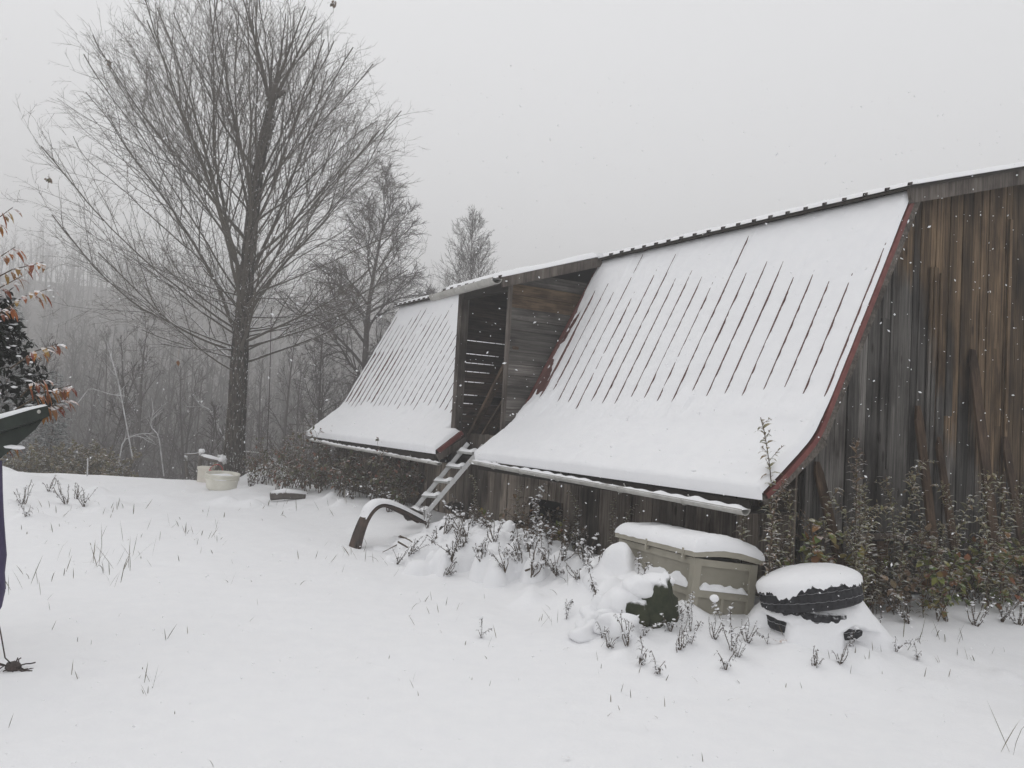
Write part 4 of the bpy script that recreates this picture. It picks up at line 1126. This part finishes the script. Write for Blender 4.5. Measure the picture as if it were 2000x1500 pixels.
for i in range(11):
    k = (0, 3, 2, 4)[i % 4]; u = rg.uniform(.5, 4.4); put_bram(k, gl(-rg.uniform(.12, .5), u), rg.uniform(0, 6.28), rg.uniform(.45, .75),
                        ('low green bramble growing at the foot of the side wall' if k in (0, 4) else 'low brown bramble growing at the foot of the side wall'), 'green brambles along the side wall' if k in (0, 4) else 'brown brambles along the side wall')
for i in range(14):
    put_gold(rg.choice((2, 4, 6, 7)), gl(-rg.uniform(.1, .5), rg.uniform(.2, 5.0)), rg.uniform(0, 6.28), rg.uniform(.5, .8), 'snow dusted goldenrod at the foot of the side wall', 'goldenrods along the side wall')
# leafy shrub climbing the far part of the wall
def shrub(w, d_, h, seed, nst, nlf, lw):
    g = random.Random(seed); st_ = MB(); lf = MB()
    for c in range(nst):
        a = g.uniform(0, 6.28); P = wander((g.uniform(-w, w)*.8, g.uniform(-d_, d_)*.8, -.05), (math.cos(a)*.25, math.sin(a)*.2, 1), h*g.uniform(.5, 1.05), 7, g, .11, .0); st_.tube(P, [.009-.001*i for i in range(8)], 4)
        for k in range(4):
            q, dd = pt_on(P, g.uniform(.3, 1)); tw_ = wander(q, rot_dir(dd, g.uniform(.5, 1.0), g.uniform(0, 6.28)), g.uniform(.15, .4), 3, g, .12, -.02); st_.tube(tw_, .0028, 3, cap=False)
            for j in range(nlf):
                p_, d2_ = pt_on(tw_, g.uniform(.1, 1)); lf.leaf(p_, rot_dir(d2_, g.uniform(.5, 1.3), g.uniform(0, 6.28))+Vector((0,0,-.5)), g.uniform(.05, .1), lw*g.uniform(.6, 1.1), .3, g)
    return st_, lf
for (v, u, w, d_, h, sd_, lab) in ((-.55, 11.6, .55, .35, 1.45, 301, 'tall reddish brown leafy shrub at the far corner of the barn'),
                                   (-.35, 10.2, .6, .25, 1.2, 302, 'leafy shrub climbing the wall under the far roof'),
                                   (-.45, 8.9, .55, .3, .85, 303, 'dark leafy shrub against the far wall planks'),
                                   (-.35, 7.4, .35, .2, .95, 304, 'green and red leaved creeper on the wall left of the ladder'),
                                   (-1.0, 10.6, .7, .4, .6, 305, 'low snowy shrub in front of the far wall'),
                                   (-1.0, 12.6, .6, .4, .8, 306, 'loose brown shrub beyond the far corner of the barn')):
    p = gl(v, u); st_, lf = shrub(w, d_, h, sd_, 26, 6, .052); plant_obj('shrub', p, [('stems', st_), ('leaves', lf)], [M_STEM, M_LF_SHRUB], lab, 'shrub', None)
# rough olive bush beyond the crest on the left
for (px, w, h, sd_, lab) in ((60, 1.5, 1.05, 311, 'olive brown bush behind the crest at the left edge'), (150, 1.2, 1.2, 312, 'olive brown bush with snowy top behind the thin white stake')):
    p = at_y(px, 930, 19.6); p.z = gz(p.x, p.y)-.1; st_, lf = shrub(w, .6, h, sd_, 120, 24, .06); plant_obj('bush', p, [('stems', st_), ('leaves', lf)], [M_STEM, M_LF_BUSH], lab, 'bush', None)

# small dead weeds, one by one
W = []
for k in range(9):
    kd = (0, 1, 2, 0, 1, 0, 2, 0, 1)[k]; st_, lf, sn = deadweed((.42, .3, .42, .3, .22, .5, .3, .2, .34)[k], 400+k, kd); W.append([('stem', st_), ('leaves', lf), ('snow', sn)])
wd = [None]*9
def put_weed(k, px, py, s, label, group, tilt=(0, 0), rz=None):
    p = ground_at(px, py)
    if group == 'dead weeds on the brush heap':
        d_ = pxray(px, py); t_ = 6.0
        while t_ < 14:
            p = CAM+d_*t_; t_ += .02
            if p.z < gz(p.x, p.y)+heapz(p.x, p.y): break
        s *= rg.uniform(.9, 1.6); tilt = (rg.uniform(-.55, .55), rg.uniform(-.55, .55))
    if wd[k] is None: wd[k] = o = plant_obj('dead_weed', p, W[k], [M_STEM, M_LF_DEAD, M_SNOW], label, 'weed', group)
    else:
        o = copy_tree(wd[k]); o.location = p; o['label'] = label
        if group: o['group'] = group
        elif 'group' in o: del o['group']
    o.rotation_euler = (tilt[0], tilt[1], rg.uniform(0, 6.28) if rz is None else rz); o.scale = (s, s, s)
put_weed(5, 1172, 1208, 1.0, 'tall snow crusted weed stalk leaning left in front of the storage box', None, (0, -.3), 0)
put_weed(1, 1225, 1262, 1.0, 'bushy seed headed weed in front of the mossy stump', None)
put_weed(2, 1428, 1275, 1.0, 'weed stalk wearing a round cap of snow before the storage box', None)
put_weed(0, 1243, 1165, .95, 'thin dark weed stalk rising in front of the left side of the storage box', None, (0, .15))
put_weed(8, 775, 1102, .9, 'round seedy weed at the left foot of the brush heap', None)
put_weed(6, 940, 1248, .55, 'single bent weed out in the open snow', None)
for i, (k, px, py, s) in enumerate(((3,1105,1212,.7), (4,1190,1268,.9), (3,1256,1242,.75), (4,1325,1272,1.0), (1,1395,1252,.7), (1,1460,1258,.75), (7,1252,1300,1.2), (7,1282,1318,.9), (3,1500,1258,.6), (7,1418,1312,1.0), (4,1590,1300,.8), (4,1640,1300,.8), (3,1748,1275,.75), (3,1612,1252,.6), (7,1350,1255,1.0), (7,1310,1235,1.2), (0,1335,1240,.7), (0,1350,1235,.75), (7,1790,1290,.7), (3,1105,1188,.55), (7,1175,1250,.7), (1,1440,1285,.6), (6,1660,1262,.5))):
    put_weed(k, px, py, s, 'small snow crusted dead weed in front of the storage box and tyres', 'dead weeds before the box and tyres')
for i, (k, px, py, s) in enumerate(((4,870,1122,.8), (1,985,1112,1.0), (1,1040,1122,1.1), (0,1066,1100,.8), (3,945,1078,.8), (1,905,1050,1.1), (8,960,1030,1.2), (0,1010,1030,1.0), (1,870,1040,1.2), (8,1030,1075,1.0), (3,1085,1120,.8), (4,1130,1130,.9), (5,1000,1000,.9), (5,950,1000,.8), (0,890,1010,1.1), (1,1015,1100,1.0), (3,1150,1110,.9), (8,1100,1095,.9), (0,1040,1050,1.0), (1,835,1030,.9), (1,930,990,1.3), (8,985,985,1.4), (1,1030,1005,1.3), (4,900,1070,1.3), (1,940,1095,1.0), (4,1010,1085,1.4), (8,880,1090,1.0), (1,965,1060,1.0), (4,850,1060,1.2), (8,920,1030,1.1), (1,1075,1060,1.2), (3,1000,1060,1.0), (4,1060,1030,1.4), (1,890,985,1.2), (5,1015,985,.8), (8,1120,1070,1.2), (1,1140,1095,1.1), (4,1165,1130,1.1), (8,1090,1125,.9), (1,800,1085,.9))):
    put_weed(k, px, py, s, 'snow laden dead weed sticking out of the brush heap', 'dead weeds on the brush heap')
for i, (k, px, py, s) in enumerate(((8,690,975,1.5), (1,730,985,1.5), (1,760,1000,1.5), (8,660,955,1.6), (0,710,968,1.4), (1,600,950,1.4), (8,570,945,1.6), (0,540,940,1.4), (8,510,945,1.8), (1,490,950,1.6))):
    put_weed(k, px, py, s, 'snowy dead weed in the strip before the far wall', 'dead weeds before the far wall')
for i, (k, px, py, s) in enumerate(((8,130,985,1.6), (4,150,975,1.5), (8,165,990,1.3), (1,45,985,1.4), (4,95,960,1.5), (7,50,1010,1.2))):
    put_weed(k, px, py, s, 'snowy weed tuft on the bank at the left', 'weed tufts on the left bank')
for i, (k, px, py, s) in enumerate(((8,1850,1215,1.0), (1,1905,1222,1.1), (8,1955,1215,1.1), (1,1990,1222,1.1), (3,1720,1225,.9), (8,1775,1218,1.0))):
    put_weed(k, px, py, s, 'snow laden weed at the foot of the gable thicket', 'snowy weeds before the gable thicket')

# ------------------------------------------------------------------ grass blades through the snow
gr = MB(); rq = random.Random(61)
def blades(px, py, n, spx, spy, hpx, stiff=.5):
    for i in range(n):
        p = ground_at(px+rq.gauss(0, spx), py+rq.gauss(0, spy)); h_ = hpx*(p-CAM).length/FPX*rq.uniform(.5, 1.3); a = rq.uniform(0, 6.28); ln = rq.uniform(.1, .9)
        d_ = Vector((math.cos(a)*ln, math.sin(a)*ln, 1)).normalized(); p.z -= .01
        gr.leaf(p, d_, h_, rq.uniform(.003, .006)*max(1, (p-CAM).length/6), rq.choice((0, .05, .1, .5)), rq)
for a in ((220,1100,26,30,22,45), (360,1035,22,35,14,22), (270,990,8,40,12,22), (120,1125,8,30,20,35), (50,1135,8,20,18,45), (440,1135,3,10,4,22), (150,1330,3,10,6,30), (290,1345,5,12,8,48), (285,1360,3,8,4,25), (320,1260,2,4,8,28), (560,990,6,20,10,25), (640,1010,7,30,15,25),
          (700,1090,9,30,14,28), (790,1110,8,25,16,28), (850,1175,3,14,6,22), (830,1215,3,20,10,28), (810,1340,2,8,6,22), (800,1195,2,6,6,24), (1210,1345,2,10,8,40), (1100,1160,3,10,10,28), (1050,1215,3,10,8,25), (930,1275,4,20,10,25), (1080,1215,3,10,8,28), (620,960,8,25,6,26), (200,1000,10,60,12,18), (100,1005,8,30,8,16), (420,1495,1,3,3,25), (15,1420,1,2,2,45), (1960,1470,3,18,14,75), (1270,1430,1,2,2,28), (1430,1370,2,10,10,28), (1370,1490,1,4,2,20), (1520,1240,10,60,8,24), (1690,1280,8,50,10,24), (1800,1250,14,40,8,30), (300,1330,3,50,20,10), (100,1030,8,70,10,10), (500,1000,8,80,12,12), (250,1060,10,90,25,16), (640,1080,8,60,30,18), (900,1180,8,60,25,18), (960,1320,5,80,30,16), (1150,1290,8,60,20,18), (1250,1390,5,90,20,18), (1750,1330,8,120,25,16), (1900,1290,8,60,15,20), (380,1190,6,90,30,16), (520,1380,4,90,30,14), (90,1230,5,40,30,18), (420,1075,8,60,14,14), (560,1150,2,60,30,12), (750,1270,3,60,30,14), (1400,1330,4,150,20,22), (1600,1370,2,80,20,16)):
    blades(*a)
tag(gr.build('grass', M_GRASS), 'dry grass blades poking through the snow', 'grass', kind='stuff')
def fallen_leaf(px, py, l, w, m_, lab):
    p = ground_at(px, py); b = MB(); b.leaf(p+Vector((0,0,.012)), (.9,.3,.15), l, w, .12, rq); b.leaf(p+Vector((0,0,.014)), (-.7,.3,.3), l*.5, w*.6, .1, rq)
    tag(b.build('leaf', m_, off=p), lab, 'leaf')
fallen_leaf(1102, 1488, .035, .02, M_LF_RED, 'small orange leaf lying at the bottom edge of the snow')
fallen_leaf(1520, 1258, .12, .035, M_LF_RED, 'reddish brown leaf on the snow left of the tyres')
fallen_leaf(838, 1118, .06, .03, M_LF_RED, 'small brown leaf on the snow below the brush heap')

# ------------------------------------------------------------------ things at the crest near the big tree
def tub(loc, label):
    o = empty('tub', loc, label, 'tub'); n = 48; b = MB(); prof_ = [(.0,.0), (.23,.0), (.265,.03), (.295,.19), (.297,.2), (.312,.205), (.312,.225), (.300,.23), (.300,.245), (.314,.25), (.314,.27), (.302,.275), (.302,.29), (.318,.295), (.32,.32), (.305,.322), (.275,.05), (.0,.04)]
    for r_, z_ in prof_:
        for i in range(n): b.v.append((math.cos(2*math.pi*i/n)*r_, math.sin(2*math.pi*i/n)*r_, z_))
    for j in range(len(prof_)-1):
        for i in range(n): i2 = (i+1) % n; b.f.append((j*n+i, j*n+i2, (j+1)*n+i2, (j+1)*n+i)); b.m.append(0)
    b.build('bowl', M_TUB, o)
    b = MB(); b.blob((0,0,.23), .29, .29, .07, rq, n=24, k=8, amp=.1); b.build('snow', M_SNOW, o, smooth=True); return o
p = ground_at(432, 957); tb = tub(p, 'round cream plastic tub with ribbed rim at the foot of the big tree'); tb.rotation_euler = (R(4), R(3), 0)
p = at_y(412, 936, 16.6); p.z = gz(p.x, p.y)-.02
o = empty('bucket', p, 'red bucket half hidden behind the cream tub', 'bucket'); b = MB(); n = 24
for r_, z_ in ((.09,.0), (.13,.26), (.14,.265), (.14,.285), (.125,.285), (.08,.02)):
    for i in range(n): b.v.append((math.cos(2*math.pi*i/n)*r_, math.sin(2*math.pi*i/n)*r_, z_))
for j in range(5):
    for i in range(n): i2 = (i+1) % n; b.f.append((j*n+i, j*n+i2, (j+1)*n+i2, (j+1)*n+i)); b.m.append(0)
b.build('pail', M_REDP, o); b = MB(); b.tube([(.13*math.cos(math.pi*k/10), 0, .27+.17*math.sin(math.pi*k/10)) for k in range(11)], .006, 4); b.build('handle', M_REDP, o); o.rotation_euler = (0, .3, .4)
# rough timber frame
q0 = at_y(364, 938, 17.4); q1 = at_y(390, 938, 17.6); q2 = at_y(428, 938, 17.2)
fr = empty('timber_frame', at_y(390, 940, 17.4), 'weathered wooden post and rail frame left of the big trunk', 'frame'); LO = fr.location.copy()
def rail_(a_, c_, r_, nm):
    b = MB(); b.tube([a_, Vector(a_).lerp(Vector(c_), .5)+Vector((0,0,-.01)), c_], [r_, r_*.95, r_*.9], 8); return b.build(nm, M_TIMBER, fr, off=LO, smooth=True)
rail_(at_y(366, 945, 17.5), at_y(363, 888, 17.5), .035, 'post'); rail_(at_y(387, 945, 17.3), at_y(393, 880, 17.3), .05, 'post'); rail_(at_y(434, 930, 17.1), at_y(432, 898, 17.1), .045, 'post')
rail_(at_y(361, 888, 17.5), at_y(392, 885, 17.3), .022, 'rail'); rail_(at_y(392, 892, 17.3), at_y(430, 901, 17.1), .045, 'rail'); rail_(at_y(428, 904, 17.1), at_y(414, 932, 17.15), .03, 'brace')
for q in (at_y(394, 881, 17.3), at_y(431, 898, 17.1)): b = MB(); b.blob(q, .07, .06, .05, rq, n=10, k=7); b.build('snow', M_SNOW, fr, off=LO, smooth=True)
b = MB()
P = [at_y(394, 889, 17.3), at_y(411, 893, 17.2), at_y(429, 898, 17.1)]; b.tube(P, [.035,.045,.035], 8); b.build('snow', M_SNOW, fr, off=LO, smooth=True)
b = MB(); p0 = at_y(400, 940, 17); p0.z = gz(p0.x, p0.y)-.03; b.box(-.12, .12, -.12, .12, 0, .3); b.box(-.13, .13, -.13, .13, .3, .36)
o = b.build('crate', M_TUB, off=None); o.location = p0; tag(o, 'small pale crate behind the red bucket by the frame', 'crate')
p = at_y(170, 938, 16.6); p.z = gz(p.x, p.y)-.05; b = MB(); b.tube([p, p+Vector((-.01,0,.2)), p+Vector((-.02,0,.42))], [.014,.013,.012], 6); tag(b.build('stake', M_WHITETWIG, off=p), 'thin white stake standing in the snow at the left crest', 'stake')
p = ground_at(558, 978); o = empty('log', p, 'short snow covered log lying in the snow before the far shrubs', 'log')
b = MB(); b.tube([(-.24,-.1,.07), (-.05,.0,.1), (.3,.14,.08)], [.075,.08,.06], 10); b.build('wood', M_TIMBER, o, smooth=True); b = MB(); b.tube([(-.22,-.09,.12), (-.02,.01,.155), (.32,.15,.12)], [.05,.06,.045], 10); b.build('snow', M_SNOW, o, smooth=True)

# ------------------------------------------------------------------ near things at the left edge
LY = 4.7
o0 = at_y(-40, 830, LY); o0.z = 0
hb = empty('hopper_box', o0, 'dark green box with a sloping underside and snowy rim jutting in at the left edge', 'box'); LO = hb.location.copy()
def ex(pxs, y0, y1, b):
    f_ = [at_y(px, py, y0) for px, py in pxs]; k_ = [Vector((q.x-.62*(y1-y0), q.y+(y1-y0), q.z)) for q in f_]; n = len(f_); s = len(b.v)
    b.v += [tuple(q) for q in f_+k_]; b.f.append(tuple(s+i for i in range(n))); b.f.append(tuple(s+n+i for i in reversed(range(n)))); b.m += [0, 0]
    for i in range(n): i2 = (i+1) % n; b.f.append((s+i, s+n+i, s+n+i2, s+i2)); b.m.append(0)
b = MB(); ex([(-160,842), (-160,800), (0,818), (60,800), (93,792), (97,812), (85,818), (0,845)], LY-.02, LY+.42, b); b.build('rim', M_DKGREEN, hb, off=LO)
b = MB(); ex([(-160,905), (-160,843), (0,846), (84,819), (70,838), (35,868), (0,896)], LY+.01, LY+.4, b); b.build('hopper', M_DKGREEN, hb, off=LO)
b = MB(); b.blob(at_y(76, 804, LY-.03), .011, .01, .011, rq, n=8, k=6, amp=.05); b.build('bolt', M_GUTTER, hb, off=LO)
b = MB(); P = [at_y(-120, 806, LY+.1), at_y(0, 815, LY+.1), at_y(50, 801, LY+.1), at_y(88, 792, LY+.1)]; b.tube(P, [.016,.02,.016,.008], 8); b.build('snow', M_SNOW, hb, off=LO, smooth=True); b = MB(); b.blob(at_y(30, 873, LY+.02), .06, .03, .014, rq, n=12, k=6); b.build('snow', M_SNOW, hb, off=LO, smooth=True)
p0 = at_y(-16, 1200, LY); b = MB(); P = [at_y(-16+dx, py, LY) for dx, py in ((0,900), (0,960), (1,1010), (3,1060), (4,1085), (2,1120), (3,1150), (0,1185), (-4,1203), (-8,1210))]
hp_ = empty('hanging_tube', (p0.x, p0.y, 0), 'dark purple tube hanging under the green box at the left edge', 'tube'); LO2 = hp_.location.copy()
b.tube(P, [.052,.055,.058,.062,.065,.06,.063,.05,.03,.012], 16); b.build('tube', M_PURPLE, hp_, off=LO2, smooth=True)
g0 = ground_at(22, 1310); b = MB(); b.tube([at_y(-6, 1200, LY), at_y(2, 1240, LY+.02), at_y(10, 1285, LY+.03), g0+Vector((0,0,.03))], .004, 5); b.build('cord', M_DARKMET, hp_, off=LO2)
b = MB()
for k in range(16):
    a = rq.uniform(0, 6.28); P = wander(g0+Vector((0,0,.01)), (math.cos(a)*.8, math.sin(a)*.5, rq.uniform(.1, .8)), rq.uniform(.06, .14), 5, rq, .3, -.12); b.tube(P, .004, 4)
b.blob(g0+Vector((.01,0,.02)), .045, .04, .03, rq, n=10, k=7); tag(b.build('twig_ball', M_DARKMET, off=g0), 'dark clump of curled twigs on the snow at the left edge', 'twigs')
# dark snow-caught evergreen behind the box
eb = at_y(-30, 800, 5.3); eb.z = 0
st_ = MB(); lf = MB(); re_ = random.Random(71)
st_.tube([Vector((-.05,0,0)), Vector((-.02,0,1.0)), Vector((.0,0,1.6)), Vector((-.08,0,2.25))], [.07,.06,.05,.02], 8)
for k in range(900):
    z_ = re_.uniform(1.45, 2.24); wmax = .10+.32*smooth01((2.26-z_)/.75); a = re_.uniform(0, 6.28); r_ = wmax*math.sqrt(re_.random())
    c = Vector((math.cos(a)*r_, math.sin(a)*r_, z_+.05*math.sin(a*3)))
    for j in range(4): lf.leaf(c, (re_.uniform(-1,1), re_.uniform(-1,1), re_.uniform(-1,.4)), re_.uniform(.03, .07), re_.uniform(.012, .03), .2, re_)
sn = MB()
for k in range(60):
    z_ = re_.uniform(1.5, 2.18); wmax = .1+.3*smooth01((2.26-z_)/.75); a = re_.uniform(3.3, 6.3); sn.blob((math.cos(a)*wmax, math.sin(a)*wmax, z_), re_.uniform(.006,.028), re_.uniform(.006,.02), re_.uniform(.004,.009), re_, n=8, k=5, amp=.5)
plant_obj('evergreen', eb, [('trunk', st_), ('foliage', lf), ('snow', sn)], [M_DARKMET, M_DKLEAF, M_SNOW], 'dark evergreen with clotted snow above the green box at the left edge', 'evergreen', None)
# red drooping leaves
rb0 = at_y(-60, 900, 5.0); rb0.z = 0
st_ = MB(); lf = MB(); rl = random.Random(73)
st_.tube([Vector((-.12,0,-.05)), Vector((-.1,0,1.2)), Vector((-.06,0,2.0)), Vector((-.1,0,2.75)), Vector((-.05,0,3.1))], [.03,.028,.022,.012,.005], 6)
for (xa, ya, xb, yb, n) in ((-40,470,25,405,8), (-40,545,30,482,11), (-40,560,85,512,12), (-40,600,42,540,10), (0,612,92,565,11), (-30,640,28,598,7), (20,720,112,672,16), (40,775,88,742,8), (30,800,140,752,22), (50,835,132,780,16), (-40,900,28,868,7), (-40,450,5,440,6)):
    a_, c_ = at_y(xa, ya, 5.0)-rb0, at_y(xb, yb, 5.0)-rb0; P = [a_, a_.lerp(c_, .5)+Vector((0,0,.03)), c_]; st_.tube(P, [.005,.004,.002], 4)
    for k in range(n):
        q, dd = pt_on(P, .35+.65*(k+rl.random())/n); q = q+Vector((0, rl.uniform(-.04,.04), 0)); lf.leaf(q, (rl.uniform(.1,.6), rl.uniform(-.5,.5), rl.uniform(-.5,.15)), rl.uniform(.07,.115), rl.uniform(.022,.034), .55, rl)
plant_obj('small_tree', rb0, [('stems', st_), ('leaves', lf)], [M_STEM, M_LF_RED], 'slender tree with drooping red and orange leaves at the left edge', 'tree', None)
# grey-green spruces behind
def spruce(H, r0, seed, dens):
    g = random.Random(seed); tr = MB(); lf = MB(); tr.tube([(0,0,-.1), (0,0,H*.5), (0,0,H)], [.035,.025,.006], 7)
    n = int(H*34)
    for i in range(n):
        t = .06+.93*i/n; z_ = H*t; a = i*2.4; L_ = r0*(1-t)**.8*g.uniform(.75, 1.1)+.05; P = wander((0,0,z_), (math.cos(a), math.sin(a), .15), L_, 5, g, .05, -.05); tr.tube(P, [.01,.008,.006,.004,.003,.002], 3, cap=False)
        for k in range(int(L_*dens)):
            q, dd = pt_on(P, g.uniform(.1, 1)); s = rot_dir(dd, g.uniform(.3, .9), g.choice((0, math.pi))+g.gauss(0, .5)); lf.leaf(q, s, g.uniform(.09, .2), g.uniform(.025, .05), .25, g, seg=2)
    return tr, lf
for (px, py, y, r0, sd_, lab) in ((28, 585, 21.5, 1.25, 91, 'snow dusted grey green spruce behind the red leaves'), (112, 722, 23.5, 1.15, 92, 'lower snow dusted spruce beside the olive bush')):
    p = at_y(px, py, y); H = p.z-gz(p.x, p.y); p.z = gz(p.x, p.y); tr, lf = spruce(H, r0, sd_, 85); plant_obj('spruce', p, [('trunk', tr), ('needles', lf)], [M_STEM, M_NEEDLE], lab, 'spruce', None)

# ------------------------------------------------------------------ falling snow
fl = MB(); rf_ = random.Random(99)
def flake(c, r_):
    b_ = len(fl.v); ax = Vector((rf_.gauss(0,1), rf_.gauss(0,1), rf_.gauss(0,1))).normalized(); s, t = perp(ax); e = rf_.uniform(1.0, 1.9)
    for q in (ax*r_*e, -ax*r_*e, s*r_, -s*r_, t*r_*.7, -t*r_*.7): fl.v.append(tuple(c+q))
    for f_ in ((0,2,4),(0,4,3),(0,3,5),(0,5,2),(1,4,2),(1,3,4),(1,5,3),(1,2,5)): fl.f.append(tuple(b_+i for i in f_)); fl.m.append(0)
for i in range(9000):
    y = rf_.uniform(2.2, 22); x = y*rf_.uniform(-.8, .8); z_ = rf_.uniform(0, 1.6+y*.45); c = Vector((x, y, z_))
    r = c-BC; u, v = r.dot(BU), r.dot(BV)
    if -.3 < u < 11.8 and v > -.8 and z_ < 4.8: continue
    flake(c, rf_.uniform(.0018, .0042)*(1+.03*y))
for i in range(60):
    y = rf_.uniform(1.6, 3.2); flake(Vector((y*rf_.uniform(-.6, .6), y, CAMH+y*rf_.uniform(-.4, .4))), rf_.uniform(.002, .0045))
tag(fl.build('falling_snow', M_SNOW, smooth=True), 'snowflakes falling through the air', 'snow', kind='stuff')

# ------------------------------------------------------------------ haze: the snowy air itself
b = MB(); b.box(-440, 440, -70, 440, -11, 58)
mh = bpy.data.materials.new("haze_air"); mh.use_nodes = True; n_ = mh.node_tree; n_.nodes.clear()
ho = n_.nodes.new("ShaderNodeOutputMaterial"); hv = n_.nodes.new("ShaderNodeVolumePrincipled")
hv.inputs['Color'].default_value = (.97,.967,.965,1); hv.inputs['Density'].default_value = .0058; hv.inputs['Anisotropy'].default_value = .5
n_.links.new(hv.outputs[0], ho.inputs['Volume'])
tag(b.build('haze', mh), 'pale snowy haze filling the air', 'haze', kind='stuff')
print('twig counts', stats, 'tris', len(twigs.f), len(limbs.f), len(FF))
